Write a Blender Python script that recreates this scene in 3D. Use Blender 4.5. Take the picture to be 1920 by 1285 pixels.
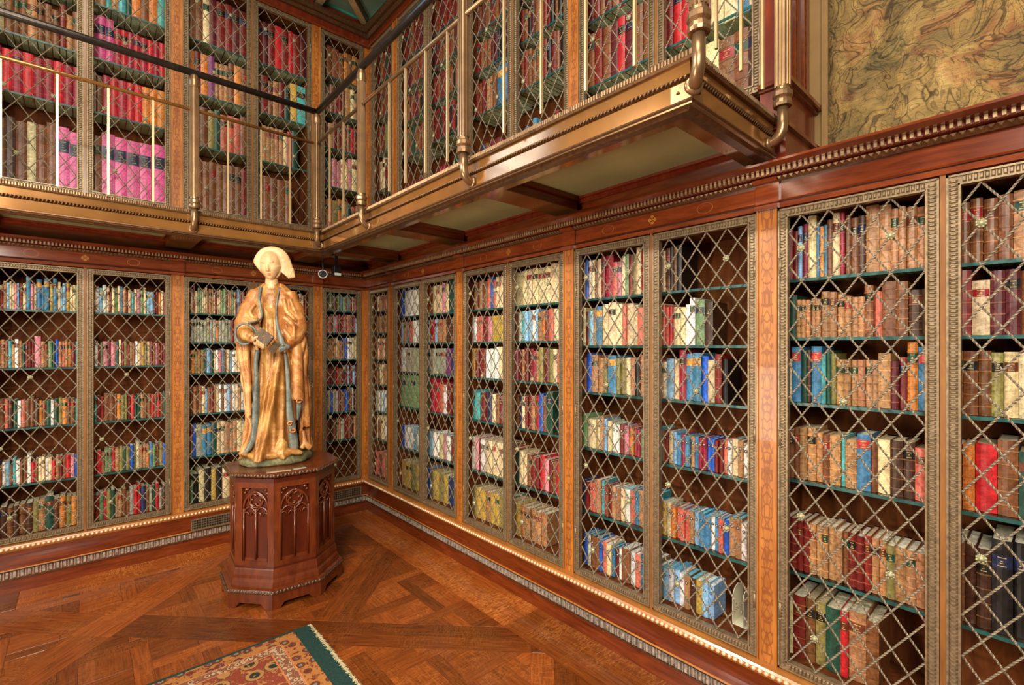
import bpy, bmesh, math, random
from mathutils import Vector, Matrix
from mathutils.kdtree import KDTree

for _o in list(bpy.data.objects):
    bpy.data.objects.remove(_o, do_unlink=True)
scene = bpy.context.scene
COL = scene.collection
R = math.radians

# ------------------------------------------------------------------ camera
CAM = Vector((-2.0148, -4.3540, 1.55))
YAW = 41.578
FPX = 904.0
cam_data = bpy.data.cameras.new('camera')
cam_data.sensor_fit = 'HORIZONTAL'
cam_data.sensor_width = 36.0
cam_data.lens = 36.0 * FPX / 1920.0
cam_data.shift_y = 8.5 / 1920.0
cam_data.clip_start = 0.02
cam = bpy.data.objects.new('camera', cam_data)
COL.objects.link(cam)
cam.location = CAM
cam.rotation_euler = (R(90), 0, R(-YAW))
scene.camera = cam

# ------------------------------------------------------------------ world, lights, exposure
vs = scene.view_settings
vs.view_transform = 'Standard'
try:
    vs.look = 'None'
except Exception:
    pass
vs.gamma = 1.0
vs.use_curve_mapping = False
vs.exposure = 0.08

world = bpy.data.worlds.new('world')
scene.world = world
world.use_nodes = True
_bg = world.node_tree.nodes['Background']
_bg.inputs[0].default_value = (1.0, 0.86, 0.68, 1)
_bg.inputs[1].default_value = 0.09

def area_light(name, loc, target, size, size_y, power, color):
    l = bpy.data.lights.new(name, 'AREA')
    l.shape = 'RECTANGLE'
    l.size, l.size_y = size, size_y
    l.energy = power
    l.color = color
    o = bpy.data.objects.new(name, l)
    COL.objects.link(o)
    o.location = loc
    o.rotation_euler = (Vector(target) - Vector(loc)).to_track_quat('-Z', 'Y').to_euler()
    return o

def spot_light(name, loc, target, power, color, angle, blend=0.4, radius=0.04):
    l = bpy.data.lights.new(name, 'SPOT')
    l.energy = power
    l.color = color
    l.spot_size = R(angle)
    l.spot_blend = blend
    l.shadow_soft_size = radius
    o = bpy.data.objects.new(name, l)
    COL.objects.link(o)
    o.location = loc
    o.rotation_euler = (Vector(target) - Vector(loc)).to_track_quat('-Z', 'Y').to_euler()
    return o

area_light('lamp_room_centre', (-3.6, -5.2, 3.0), (-0.5, -1.6, 1.2), 1.6, 1.6, 185, (1.0, 0.92, 0.78))
area_light('added_bounce_uplight', (-4.0, -2.3, 0.9), (-0.5, -2.0, 3.6), 1.0, 1.0, 85, (1.0, 0.90, 0.72))  # added unseen light, stands in for floor bounce on soffits and shelf undersides
area_light('lamp_room_ceiling', (-2.9, -3.9, 5.6), (-1.6, -2.2, 1.0), 2.2, 2.2, 170, (1.0, 0.90, 0.74))
spot_light('lamp_statue_spot', (-2.55, -4.75, 2.25), (-1.05, -0.95, 1.50), 50, (1.0, 0.86, 0.62), 30, 0.6, 0.05)
spot_light('lamp_right_case_spot', (-3.7, -1.7, 3.5), (0.0, -2.9, 1.1), 470, (1.0, 0.92, 0.78), 60, 0.8, 0.08)
spot_light('lamp_left_case_spot', (-2.4, -3.9, 3.6), (-1.9, 0.0, 1.3), 300, (1.0, 0.92, 0.78), 56, 0.8, 0.08)

# ------------------------------------------------------------------ mesh helpers
class MB:
    """Collects verts / faces (with a colour per face) for one mesh object."""
    def __init__(self):
        self.v = []; self.f = []; self.c = []; self.col = (1, 1, 1)
    def add(self, vs, fs, col=None):
        b = len(self.v)
        self.v += [tuple(p) for p in vs]
        for f in fs:
            self.f.append(tuple(i + b for i in f)); self.c.append(col or self.col)
    def box(self, x0, y0, z0, x1, y1, z1, col=None):
        if x0 > x1: x0, x1 = x1, x0
        if y0 > y1: y0, y1 = y1, y0
        if z0 > z1: z0, z1 = z1, z0
        self.add([(x0,y0,z0),(x1,y0,z0),(x1,y1,z0),(x0,y1,z0),(x0,y0,z1),(x1,y0,z1),(x1,y1,z1),(x0,y1,z1)],
                 [(0,3,2,1),(4,5,6,7),(0,1,5,4),(1,2,6,5),(2,3,7,6),(3,0,4,7)], col)
    def prism(self, poly, z0, z1, bevel=0.0, col=None):
        """convex polygon (ccw xy) between two heights; bevel insets the top edge"""
        n = len(poly)
        vs = [(x,y,z0) for x,y in poly]
        if bevel > 0:
            cx = sum(p[0] for p in poly)/n; cy = sum(p[1] for p in poly)/n
            vs += [(x,y,z1-bevel) for x,y in poly]
            top = []
            for x,y in poly:
                d = math.hypot(x-cx, y-cy) or 1
                k = max(0.0, 1 - 1.4*bevel/d)
                top.append((cx+(x-cx)*k, cy+(y-cy)*k, z1))
            vs += top
            fs = [tuple(range(n-1,-1,-1)), tuple(range(2*n,3*n))]
            for r in (0, 1):
                fs += [(r*n+i, r*n+(i+1)%n, (r+1)*n+(i+1)%n, (r+1)*n+i) for i in range(n)]
        else:
            vs += [(x,y,z1) for x,y in poly]
            fs = [tuple(range(n-1,-1,-1)), tuple(range(n,2*n))] + [(i,(i+1)%n,n+(i+1)%n,n+i) for i in range(n)]
        self.add(vs, fs, col)
    def tube(self, path, rad, n=8, twist=0.0, caps=True, col=None, flute=0.0, ry=1.0):
        path = [Vector(p) for p in path]
        m = len(path)
        if not isinstance(rad, (list, tuple)): rad = [rad]*m
        t0 = (path[1]-path[0]).normalized()
        up = Vector((0,0,1)) if abs(t0.z) < 0.95 else Vector((1,0,0))
        a = t0.cross(up).normalized()
        vs = []
        for i in range(m):
            t = (path[min(i+1,m-1)]-path[max(i-1,0)]).normalized()
            a = (a - t*a.dot(t)).normalized()
            b = t.cross(a)
            for j in range(n):
                th = 2*math.pi*j/n + twist*i
                r = rad[i]*(1 - (flute if j % 2 else 0))
                vs.append(path[i] + a*(math.cos(th)*r) + b*(math.sin(th)*r*ry))
        fs = []
        for i in range(m-1):
            for j in range(n):
                k = (j+1) % n
                fs.append((i*n+j, i*n+k, (i+1)*n+k, (i+1)*n+j))
        if caps:
            fs.append(tuple(range(n-1,-1,-1))); fs.append(tuple((m-1)*n+j for j in range(n)))
        self.add(vs, fs, col)
    def lathe(self, prof, n=12, cx=0, cy=0, axis='z', col=None, caps=True, a0=0.0):
        m = len(prof); vs = []
        for r, z in prof:
            for j in range(n):
                th = 2*math.pi*j/n + a0
                if axis == 'z': vs.append((cx+r*math.cos(th), cy+r*math.sin(th), z))
                else: vs.append((cx+r*math.cos(th), z, cy+r*math.sin(th)))
        fs = []
        for i in range(m-1):
            for j in range(n):
                k = (j+1) % n
                fs.append((i*n+j, i*n+k, (i+1)*n+k, (i+1)*n+j))
        if caps:
            fs.append(tuple(range(n-1,-1,-1))); fs.append(tuple((m-1)*n+j for j in range(n)))
        self.add(vs, fs, col)
    def sweep(self, path, prof, start=None, end=None, col=None):
        """closed profile [(w out to the right of travel, z)] along a plan polyline, mitred; start/end = extra
        neighbour points that mitre the ends"""
        P = [Vector(p) for p in path]
        n = len(P); offs = []
        def nrm(a, b):
            d = (b-a).normalized(); return Vector((d.y, -d.x))
        for i in range(n):
            pv = P[i-1] if i > 0 else (Vector(start) if start else None)
            nx = P[i+1] if i < n-1 else (Vector(end) if end else None)
            if pv is None: offs.append(nrm(P[i], nx))
            elif nx is None: offs.append(nrm(pv, P[i]))
            else:
                a, b = nrm(pv, P[i]), nrm(P[i], nx)
                s = a + b
                offs.append(s * (2.0 / s.dot(s)))
        m = len(prof); vs = []
        for i in range(n):
            for w, z in prof:
                q = P[i] + offs[i]*w
                vs.append((q.x, q.y, z))
        fs = []
        for i in range(n-1):
            for j in range(m):
                k = (j+1) % m
                fs.append((i*m+j, (i+1)*m+j, (i+1)*m+k, i*m+k))
        fs.append(tuple(range(m))); fs.append(tuple((n-1)*m+j for j in range(m-1,-1,-1)))
        self.add(vs, fs, col)
    def mesh(self, name, recalc=True, smooth=False, colors=False, weld=0.0):
        me = bpy.data.meshes.new(name)
        me.from_pydata(self.v, [], self.f)
        if colors:
            at = me.color_attributes.new('tint', 'FLOAT_COLOR', 'CORNER')
            buf = []
            for f, c in zip(self.f, self.c):
                buf += [c[0], c[1], c[2], 1.0]*len(f)
            at.data.foreach_set('color', buf)
        if recalc or weld:
            bm = bmesh.new(); bm.from_mesh(me)
            if weld: bmesh.ops.remove_doubles(bm, verts=bm.verts, dist=weld)
            if recalc: bmesh.ops.recalc_face_normals(bm, faces=bm.faces)
            bm.to_mesh(me); bm.free()
        if smooth:
            me.polygons.foreach_set('use_smooth', [True]*len(me.polygons))
        me.update()
        return me
    def build(self, name, mat, parent=None, **kw):
        return link(name, self.mesh(name, **kw), mat, parent)

def link(name, me, mat=None, parent=None):
    if mat is not None and not me.materials:
        me.materials.append(mat)
    o = bpy.data.objects.new(name, me)
    COL.objects.link(o)
    if parent is not None: o.parent = parent
    return o
def empty(name, loc=(0,0,0), rz=0.0):
    o = bpy.data.objects.new(name, None)
    o.empty_display_size = 0.1
    COL.objects.link(o); o.location = loc; o.rotation_euler = (0,0,rz)
    return o
def tag(o, label=None, cat=None, group=None, kind=None):
    if label: o['label'] = label
    if cat: o['category'] = cat
    if group: o['group'] = group
    if kind: o['kind'] = kind
    return o

# ------------------------------------------------------------------ materials (all procedural)
def new_mat(name):
    m = bpy.data.materials.new(name); m.use_nodes = True
    nt = m.node_tree
    return m, nt, nt.nodes['Principled BSDF']
def N(nt, typ, **kw):
    n = nt.nodes.new(typ)
    for k, v in kw.items(): setattr(n, k, v)
    return n
def ramp(nt, stops, src):
    r = N(nt, 'ShaderNodeValToRGB')
    el = r.color_ramp.elements
    while len(el) < len(stops): el.new(0.5)
    for e, (p, c) in zip(el, stops):
        e.position = p; e.color = (c[0], c[1], c[2], 1)
    nt.links.new(src, r.inputs[0])
    return r.outputs[0]
def coords(nt, scale=(1,1,1), rot=(0,0,0), space='Object'):
    tc = N(nt, 'ShaderNodeTexCoord'); mp = N(nt, 'ShaderNodeMapping')
    mp.inputs['Scale'].default_value = scale; mp.inputs['Rotation'].default_value = rot
    nt.links.new(tc.outputs[space], mp.inputs['Vector'])
    return mp.outputs[0]
def noise(nt, vec, scale, detail=4, rough=0.55, dist=0.0):
    n = N(nt, 'ShaderNodeTexNoise')
    n.inputs['Scale'].default_value = scale; n.inputs['Detail'].default_value = detail
    n.inputs['Roughness'].default_value = rough; n.inputs['Distortion'].default_value = dist
    nt.links.new(vec, n.inputs['Vector'])
    return n.outputs['Fac']
def bump(nt, p, height, strength=0.2, dist=0.002):
    b = N(nt, 'ShaderNodeBump')
    b.inputs['Strength'].default_value = strength; b.inputs['Distance'].default_value = dist
    nt.links.new(height, b.inputs['Height']); nt.links.new(b.outputs[0], p.inputs['Normal'])
def wood(name, dark, light, rough=0.25, grain=(1,1,1), scale=9.0, coat=0.3, random_tone=0.0, spec=0.5):
    m, nt, p = new_mat(name)
    v = coords(nt, grain)
    if random_tone:
        oi = N(nt, 'ShaderNodeObjectInfo')
        ad = N(nt, 'ShaderNodeVectorMath', operation='MULTIPLY_ADD')
        ad.inputs[1].default_value = (1,1,1)
        sc = N(nt, 'ShaderNodeVectorMath', operation='SCALE'); sc.inputs['Scale'].default_value = 37.0
        cb = N(nt, 'ShaderNodeCombineXYZ')
        for i in range(3): nt.links.new(oi.outputs['Random'], cb.inputs[i])
        nt.links.new(cb.outputs[0], sc.inputs[0])
        nt.links.new(v, ad.inputs[0]); nt.links.new(sc.outputs[0], ad.inputs[2])
        v = ad.outputs[0]
    f = noise(nt, v, scale, 6, 0.62, 0.6)
    c = ramp(nt, [(0.28, dark), (0.55, [0.5*(a+b) for a, b in zip(dark, light)]), (0.76, light)], f)
    if random_tone:
        hs = N(nt, 'ShaderNodeHueSaturation')
        mr = N(nt, 'ShaderNodeMapRange')
        mr.inputs[3].default_value = 1 - random_tone; mr.inputs[4].default_value = 1 + random_tone
        nt.links.new(oi.outputs['Random'], mr.inputs[0]); nt.links.new(mr.outputs[0], hs.inputs['Value'])
        nt.links.new(c, hs.inputs['Color']); c = hs.outputs[0]
    nt.links.new(c, p.inputs['Base Color'])
    p.inputs['Roughness'].default_value = rough
    p.inputs['Coat Weight'].default_value = coat
    p.inputs['Coat Roughness'].default_value = 0.12
    p.inputs['Specular IOR Level'].default_value = spec
    bump(nt, p, f, 0.12, 0.001)
    return m
def plain(name, col, rough=0.5, metal=0.0, var=0.25, scale=14.0, bumpy=0.0, coat=0.0):
    m, nt, p = new_mat(name)
    f = noise(nt, coords(nt), scale, 4)
    c = ramp(nt, [(0.3, [x*(1-var) for x in col]), (0.7, [min(1, x*(1+var)) for x in col])], f)
    nt.links.new(c, p.inputs['Base Color'])
    p.inputs['Roughness'].default_value = rough; p.inputs['Metallic'].default_value = metal
    p.inputs['Coat Weight'].default_value = coat
    if bumpy: bump(nt, p, f, bumpy, 0.003)
    return m

M = {}
M['walnut'] = wood('walnut_wood', (0.075,0.011,0.003), (0.25,0.050,0.011), 0.22, (1,1,7), 5, 0.5)
M['walnut_h'] = wood('walnut_wood_level_grain', (0.075,0.010,0.002), (0.25,0.046,0.009), 0.2, (1.2,1.2,9), 4, 0.5)
M['frieze'] = wood('frieze_wood', (0.12,0.020,0.006), (0.32,0.070,0.018), 0.16, (1.2,1.2,10), 4, 0.6)
M['redwood'] = wood('red_mahogany', (0.11,0.012,0.005), (0.24,0.035,0.010), 0.25, (6,6,1), 4, 0.4)
M['case_in'] = wood('bookcase_inner_wood', (0.040,0.009,0.0022), (0.24,0.064,0.013), 0.75, (5,5,1), 4, 0.0, 0.0, 0.15)
M['bright'] = wood('honey_wood', (0.30,0.095,0.016), (0.58,0.23,0.045), 0.25, (1,1,8), 5, 0.4)
M['mullion'] = wood('mullion_wood', (0.16,0.060,0.016), (0.36,0.145,0.036), 0.3, (6,6,1), 5, 0.2)
M['pedestal'] = wood('pedestal_wood', (0.070,0.011,0.003), (0.20,0.042,0.010), 0.25, (4,4,1), 5, 0.5)
M['pedestal_dark'] = wood('pedestal_panel_wood', (0.050,0.006,0.002), (0.12,0.018,0.005), 0.28, (4,4,1), 5, 0.4)

def pilaster_mat():
    m, nt, p = new_mat('inlaid_pilaster_wood')
    v = coords(nt, (9,9,1))
    f = noise(nt, v, 4, 6, 0.6, 0.4)
    base = ramp(nt, [(0.3, (0.26,0.072,0.010)), (0.72, (0.54,0.195,0.030))], f)
    # arabesque inlay: repeating leafy figures mirrored about the centre line
    tc = N(nt, 'ShaderNodeTexCoord'); sp = N(nt, 'ShaderNodeSeparateXYZ')
    nt.links.new(tc.outputs['Object'], sp.inputs[0])
    ab = N(nt, 'ShaderNodeMath', operation='ABSOLUTE'); nt.links.new(sp.outputs[0], ab.inputs[0])
    cb = N(nt, 'ShaderNodeCombineXYZ')
    mx = N(nt, 'ShaderNodeMath', operation='MULTIPLY'); mx.inputs[1].default_value = 62
    mz = N(nt, 'ShaderNodeMath', operation='MULTIPLY'); mz.inputs[1].default_value = 24
    nt.links.new(ab.outputs[0], mx.inputs[0]); nt.links.new(sp.outputs[2], mz.inputs[0])
    nt.links.new(mx.outputs[0], cb.inputs[0]); nt.links.new(mz.outputs[0], cb.inputs[2])
    vo = N(nt, 'ShaderNodeTexVoronoi', feature='DISTANCE_TO_EDGE'); vo.inputs['Scale'].default_value = 1.0
    vo.inputs['Randomness'].default_value = 0.7
    nt.links.new(cb.outputs[0], vo.inputs['Vector'])
    k = ramp(nt, [(0.05, (1,1,1)), (0.12, (0,0,0))], vo.outputs['Distance'])
    lt = N(nt, 'ShaderNodeMath', operation='LESS_THAN'); lt.inputs[1].default_value = 0.022
    nt.links.new(ab.outputs[0], lt.inputs[0])
    mm = N(nt, 'ShaderNodeMath', operation='MULTIPLY'); nt.links.new(k, mm.inputs[0]); nt.links.new(lt.outputs[0], mm.inputs[1])
    m2 = N(nt, 'ShaderNodeMath', operation='MULTIPLY'); m2.inputs[1].default_value = 0.65
    nt.links.new(mm.outputs[0], m2.inputs[0])
    mix = N(nt, 'ShaderNodeMix', data_type='RGBA')
    nt.links.new(m2.outputs[0], mix.inputs[0]); nt.links.new(base, mix.inputs[6])
    mix.inputs[7].default_value = (0.17,0.035,0.006,1)
    nt.links.new(mix.outputs[2], p.inputs['Base Color'])
    p.inputs['Roughness'].default_value = 0.42; p.inputs['Coat Weight'].default_value = 0.12
    return m
M['pilaster'] = pilaster_mat()

M['bronze'] = plain('aged_bronze', (0.25,0.175,0.10), 0.45, 0.5, 0.35, 60)
M['lattice'] = plain('gilt_lattice_metal', (0.25,0.20,0.135), 0.5, 0.4, 0.3, 45)
M['rosette'] = plain('verdigris_gilt', (0.40,0.38,0.22), 0.5, 0.3, 0.35, 70)
M['brass'] = plain('polished_brass', (0.28,0.165,0.08), 0.3, 0.7, 0.18, 18)
M['brass_pale'] = plain('pale_brass', (0.60,0.43,0.22), 0.34, 0.6, 0.15, 18)
M['fascia'] = plain('polished_bronze_fascia', (0.27,0.118,0.030), 0.13, 0.5, 0.22, 5)
M['fascia_dark'] = plain('dark_bronze_moulding', (0.13,0.062,0.026), 0.35, 0.6, 0.4, 60)
M['ribbed'] = plain('ribbed_bronze_lip', (0.20,0.115,0.055), 0.36, 0.6, 0.35, 60)
M['dark_rail'] = plain('blackened_bronze_rail', (0.055,0.045,0.038), 0.3, 0.7, 0.3, 30)
M['soffit'] = plain('green_soffit_panel', (0.36,0.35,0.16), 0.42, 0.0, 0.16, 2.5)
M['soffit_teal'] = plain('green_glass_ceiling', (0.15,0.22,0.15), 0.3, 0.0, 0.3, 2.0)
M['teal_edge'] = plain('teal_glass_edge', (0.06,0.33,0.25), 0.2, 0.0, 0.2, 5)
M['carved'] = plain('carved_silvered_moulding', (0.40,0.37,0.33), 0.4, 0.35, 0.5, 80, 0.3)
M['carved_red'] = plain('carved_moulding_ground', (0.30,0.10,0.05), 0.45, 0.1, 0.4, 60)
M['dentil'] = plain('gilt_dentil_wood', (0.38,0.24,0.12), 0.35, 0.3, 0.4, 60)
M['bead'] = plain('pale_beaded_wood', (0.80,0.57,0.36), 0.28, 0.2, 0.2, 30)
M['black'] = plain('black_plastic', (0.012,0.012,0.012), 0.4, 0, 0.2)
M['white_plastic'] = plain('white_plastic', (0.75,0.74,0.70), 0.4, 0, 0.05)
M['lens'] = plain('dark_lens', (0.03,0.035,0.04), 0.08, 0, 0.1)
M['dark_void'] = plain('dark_recess', (0.02,0.012,0.008), 0.8, 0, 0.2)
M['plaster'] = plain('brown_wall', (0.24,0.135,0.04), 0.7, 0, 0.15, 6)

def glass_mat():
    m, nt, p = new_mat('green_shelf_glass')
    nt.nodes.remove(p)
    out = nt.nodes['Material Output']
    tr = N(nt, 'ShaderNodeBsdfTransparent'); tr.inputs[0].default_value = (0.90,0.97,0.935,1)
    gl = N(nt, 'ShaderNodeBsdfGlossy'); gl.inputs['Roughness'].default_value = 0.05
    gl.inputs[0].default_value = (0.9,1.0,0.95,1)
    fr = N(nt, 'ShaderNodeFresnel'); fr.inputs[0].default_value = 1.5
    mx = N(nt, 'ShaderNodeMixShader')
    # the rays run straight through, so only the entering face may reflect (no false total reflection inside)
    ge = N(nt, 'ShaderNodeNewGeometry'); iv = N(nt, 'ShaderNodeMath', operation='SUBTRACT'); iv.inputs[0].default_value = 1.0
    nt.links.new(ge.outputs['Backfacing'], iv.inputs[1])
    fm = N(nt, 'ShaderNodeMath', operation='MULTIPLY')
    nt.links.new(fr.outputs[0], fm.inputs[0]); nt.links.new(iv.outputs[0], fm.inputs[1])
    nt.links.new(fm.outputs[0], mx.inputs[0]); nt.links.new(tr.outputs[0], mx.inputs[1]); nt.links.new(gl.outputs[0], mx.inputs[2])
    nt.links.new(mx.outputs[0], out.inputs['Surface'])
    return m
M['glass'] = glass_mat()
def glass_edge_mat():
    m, nt, p = new_mat('green_glass_edge')
    f = noise(nt, coords(nt), 6, 2)
    nt.links.new(ramp(nt, [(0.35, (0.006,0.045,0.042)), (0.68, (0.02,0.13,0.115))], f), p.inputs['Base Color'])
    p.inputs['Roughness'].default_value = 0.35
    return m
M['glass_edge'] = glass_edge_mat()

def book_mat():
    m, nt, p = new_mat('book_binding')
    at = N(nt, 'ShaderNodeAttribute', attribute_name='tint')
    v = coords(nt, (1,1,1))
    f = noise(nt, v, 90, 5, 0.65, 0.5)
    g = noise(nt, coords(nt, (1,1,6)), 30, 3, 0.6)
    k = ramp(nt, [(0.28, (0.40,0.38,0.36)), (0.60, (1.10,1.10,1.10))], f)
    k2 = ramp(nt, [(0.3, (0.78,0.78,0.78)), (0.6, (1.06,1.06,1.06))], g)
    a = N(nt, 'ShaderNodeMix', data_type='RGBA', blend_type='MULTIPLY'); a.inputs[0].default_value = 1
    b = N(nt, 'ShaderNodeMix', data_type='RGBA', blend_type='MULTIPLY'); b.inputs[0].default_value = 1
    nt.links.new(at.outputs['Color'], a.inputs[6]); nt.links.new(k, a.inputs[7])
    nt.links.new(a.outputs[2], b.inputs[6]); nt.links.new(k2, b.inputs[7])
    nt.links.new(b.outputs[2], p.inputs['Base Color'])
    p.inputs['Roughness'].default_value = 0.42
    bump(nt, p, f, 0.15, 0.001)
    return m
M['book'] = book_mat()
# ================================================================== the setting
LP = [-0.465, -1.495, -2.525, -3.555]               # pilaster centres on the left wall (x)
RP = [0.505, 1.538, 2.571, 3.604, 4.637]            # pilaster centres on the right wall (-y)

# ---- floor: dark bed with every parquet piece laid on it
def oak_mat(name, tone, flake):
    m, nt, p = new_mat(name)
    oi = N(nt, 'ShaderNodeObjectInfo')
    tc = N(nt, 'ShaderNodeTexCoord')
    cb = N(nt, 'ShaderNodeCombineXYZ')
    mu = N(nt, 'ShaderNodeMath', operation='MULTIPLY'); mu.inputs[1].default_value = 53.0
    nt.links.new(oi.outputs['Random'], mu.inputs[0])
    for i in range(3): nt.links.new(mu.outputs[0], cb.inputs[i])
    ad = N(nt, 'ShaderNodeVectorMath', operation='ADD')
    nt.links.new(tc.outputs['Object'], ad.inputs[0]); nt.links.new(cb.outputs[0], ad.inputs[1])
    mp = N(nt, 'ShaderNodeMapping'); mp.inputs['Scale'].default_value = (1.4, 16, 3)
    nt.links.new(ad.outputs[0], mp.inputs[0])
    g = noise(nt, mp.outputs[0], 5, 7, 0.68, 0.8)
    dark = [0.42*t for t in tone]; mid = [0.85*t for t in tone]; light = [1.35*t for t in tone]
    c = ramp(nt, [(0.3, dark), (0.5, mid), (0.72, light)], g)
    # pale medullary rays crossing the grain
    mp2 = N(nt, 'ShaderNodeMapping'); mp2.inputs['Scale'].default_value = (26, 5, 3)
    nt.links.new(ad.outputs[0], mp2.inputs[0])
    w = noise(nt, mp2.outputs[0], 3.2, 3, 0.5, 1.6)
    k = ramp(nt, [(0.50, (0,0,0)), (0.57, (1,1,1)), (0.66, (0,0,0))], w)
    big = noise(nt, ad.outputs[0], 4, 2)
    kb = ramp(nt, [(0.42, (0,0,0)), (0.6, (1,1,1))], big)
    m1 = N(nt, 'ShaderNodeMath', operation='MULTIPLY'); nt.links.new(k, m1.inputs[0]); nt.links.new(kb, m1.inputs[1])
    m2 = N(nt, 'ShaderNodeMath', operation='MULTIPLY'); nt.links.new(m1.outputs[0], m2.inputs[0]); m2.inputs[1].default_value = flake
    mix = N(nt, 'ShaderNodeMix', data_type='RGBA')
    nt.links.new(m2.outputs[0], mix.inputs[0]); nt.links.new(c, mix.inputs[6])
    mix.inputs[7].default_value = (0.50, 0.18, 0.04, 1)
    hs = N(nt, 'ShaderNodeHueSaturation'); mr = N(nt, 'ShaderNodeMapRange')
    mr.inputs[3].default_value = 0.58; mr.inputs[4].default_value = 1.42
    nt.links.new(oi.outputs['Random'], mr.inputs[0]); nt.links.new(mr.outputs[0], hs.inputs['Value'])
    nt.links.new(mix.outputs[2], hs.inputs['Color'])
    nt.links.new(hs.outputs[0], p.inputs['Base Color'])
    p.inputs['Roughness'].default_value = 0.27
    p.inputs['Coat Weight'].default_value = 0.25; p.inputs['Coat Roughness'].default_value = 0.15
    bump(nt, p, g, 0.10, 0.001)
    return m
M['oak'] = oak_mat('parquet_oak', (0.245, 0.056, 0.009), 0.35)
M['oak_flake'] = oak_mat('quarter_sawn_oak', (0.28, 0.068, 0.011), 0.9)

mb = MB(); mb.box(-5.2, -7.5, -0.10, 0.46, 0.46, -0.012)
floor = tag(mb.build('floor', M['oak']), 'reddish oak parquet floor of diagonal bands and woven squares', kind='structure')

def clip(poly, nx, ny, d):            # keep nx*x+ny*y <= d
    out = []
    for i in range(len(poly)):
        a, b = poly[i], poly[(i+1) % len(poly)]
        da, db = nx*a[0]+ny*a[1]-d, nx*b[0]+ny*b[1]-d
        if da <= 0: out.append(a)
        if (da < 0) != (db < 0) and abs(da-db) > 1e-9:
            t = da/(da-db); out.append((a[0]+(b[0]-a[0])*t, a[1]+(b[1]-a[1])*t))
    return out
def parea(p):
    return 0.5*sum(p[i][0]*p[(i+1) % len(p)][1]-p[(i+1) % len(p)][0]*p[i][1] for i in range(len(p)))
def plank(poly, ang, mat='oak'):
    for nx, ny, d in ((1,0,-0.27), (0,1,-0.27), (-1,0,3.0), (0,-1,3.3)):
        if mat == 'oak_flake' and nx+ny > 0: d = 0.0
        poly = clip(poly, nx, ny, d)
        if len(poly) < 3: return
    if abs(parea(poly)) < 0.0009: return
    if parea(poly) < 0: poly = poly[::-1]
    cx = sum(p[0] for p in poly)/len(poly); cy = sum(p[1] for p in poly)/len(poly)
    # outside the picture: leave to the bed
    c, s = math.cos(-ang), math.sin(-ang)
    q = [((x-cx)*c-(y-cy)*s, (x-cx)*s+(y-cy)*c) for x, y in poly]
    k = 0.0007
    q = [(x*(1-k/max(0.02, math.hypot(x, y))), y*(1-k/max(0.02, math.hypot(x, y)))) for x, y in q]
    b = MB(); b.prism(q, -0.0125, 0.0, 0.0008)
    o = b.build('plank', M[mat], floor, recalc=False)
    o.location = (cx, cy, 0); o.rotation_euler = (0, 0, ang)
Q = math.pi/4
def sd(s, d): return ((s+d)/2, (s-d)/2)
PER = 1.75
def cellrect(s0, s1, d0, d1): return [sd(s0,d0), sd(s0,d1), sd(s1,d1), sd(s1,d0)]
sb = [(-2.91+PER*k, -2.61+PER*k) for k in range(-2, 3)]
db_ = [(0.52+PER*k, 0.84+PER*k) for k in range(-3, 3)]
for i, (s0, s1) in enumerate(sb):               # bands running along d
    for j in range(len(db_)-1):
        a, b = db_[j][1], db_[j+1][0]
        if (i+j) % 2: a -= 0.32
        if not (i+j+1) % 2: pass
        else: b += 0.0
        sm = (s0+s1)/2
        for t0, t1 in ((s0, sm), (sm, s1)):
            plank(cellrect(t0, t1, a, b), -Q)
for j, (d0, d1) in enumerate(db_):              # bands running along s
    for i in range(len(sb)-1):
        a, b = sb[i][1], sb[i+1][0]
        if not (i+j) % 2: a -= 0.30
        dm = (d0+d1)/2
        for t0, t1 in ((d0, dm), (dm, d1)):
            plank(cellrect(a, b, t0, t1), Q, 'oak')
G, hw = 0.2725, 0.0375
for i in range(len(sb)-1):
    for j in range(len(db_)-1):
        s0, s1, d0, d1 = sb[i][1], sb[i+1][0], db_[j][1], db_[j+1][0]
        def put(x0, y0, x1, y1, ang):
            p = [(x0,y0),(x1,y0),(x1,y1),(x0,y1)]
            for nx, ny, d in ((1,1,s1), (-1,-1,-s0), (1,-1,d1), (-1,1,-d0)):
                p = clip(p, nx, ny, d)
                if len(p) < 3: return
            plank(p, ang)
        cx, cy = sd((s0+s1)/2, (d0+d1)/2)
        if cx > 0.5 or cy > 0.5 or cx < -3.6 or cy < -3.9: continue
        for a in range(-14, 3):
            x = -0.44 + G*a
            if abs(x-cx) > 0.95: continue
            for b in range(-10, 7):
                y = -1.435 + G*b
                if abs(y-cy) > 0.95: continue
                put(x+hw, y+hw, x+G-hw, y+G-hw, 0 if (a+b) % 2 else math.pi/2)
                if (a+b) % 2 == 0: put(x-G+hw, y-hw, x+G-hw, y+hw, 0)
                else: put(x-hw, y-G+hw, x+hw, y+G-hw, math.pi/2)
for k in range(4):                              # long border boards beside the cases
    y0, y1 = -1.16*k, -1.16*(k+1)
    plank([(-0.27, y1), (0, y1), (0, y0), (-0.27, y0-(0.27 if k == 0 else 0))], math.pi/2, 'oak_flake')
    plank([(y1, -0.27), (y0-(0.27 if k == 0 else 0), -0.27), (y0, 0), (y1, 0)], 0, 'oak_flake')

# ---- walls
def structure(name, mbd, mat, label):
    return tag(mbd.build(name, M[mat]), label, kind='structure')
mb = MB(); mb.box(-5.2, 0.36, 0, 0.46, 0.46, 5.2)
structure('wall_left', mb, 'walnut', 'dark panelled wall behind the left bookcases')
mb = MB(); mb.box(0.36, -6.6, 0, 0.46, 0.36, 5.2)
structure('wall_right', mb, 'plaster', 'brown wall behind the right bookcases and the tapestry')

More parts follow.
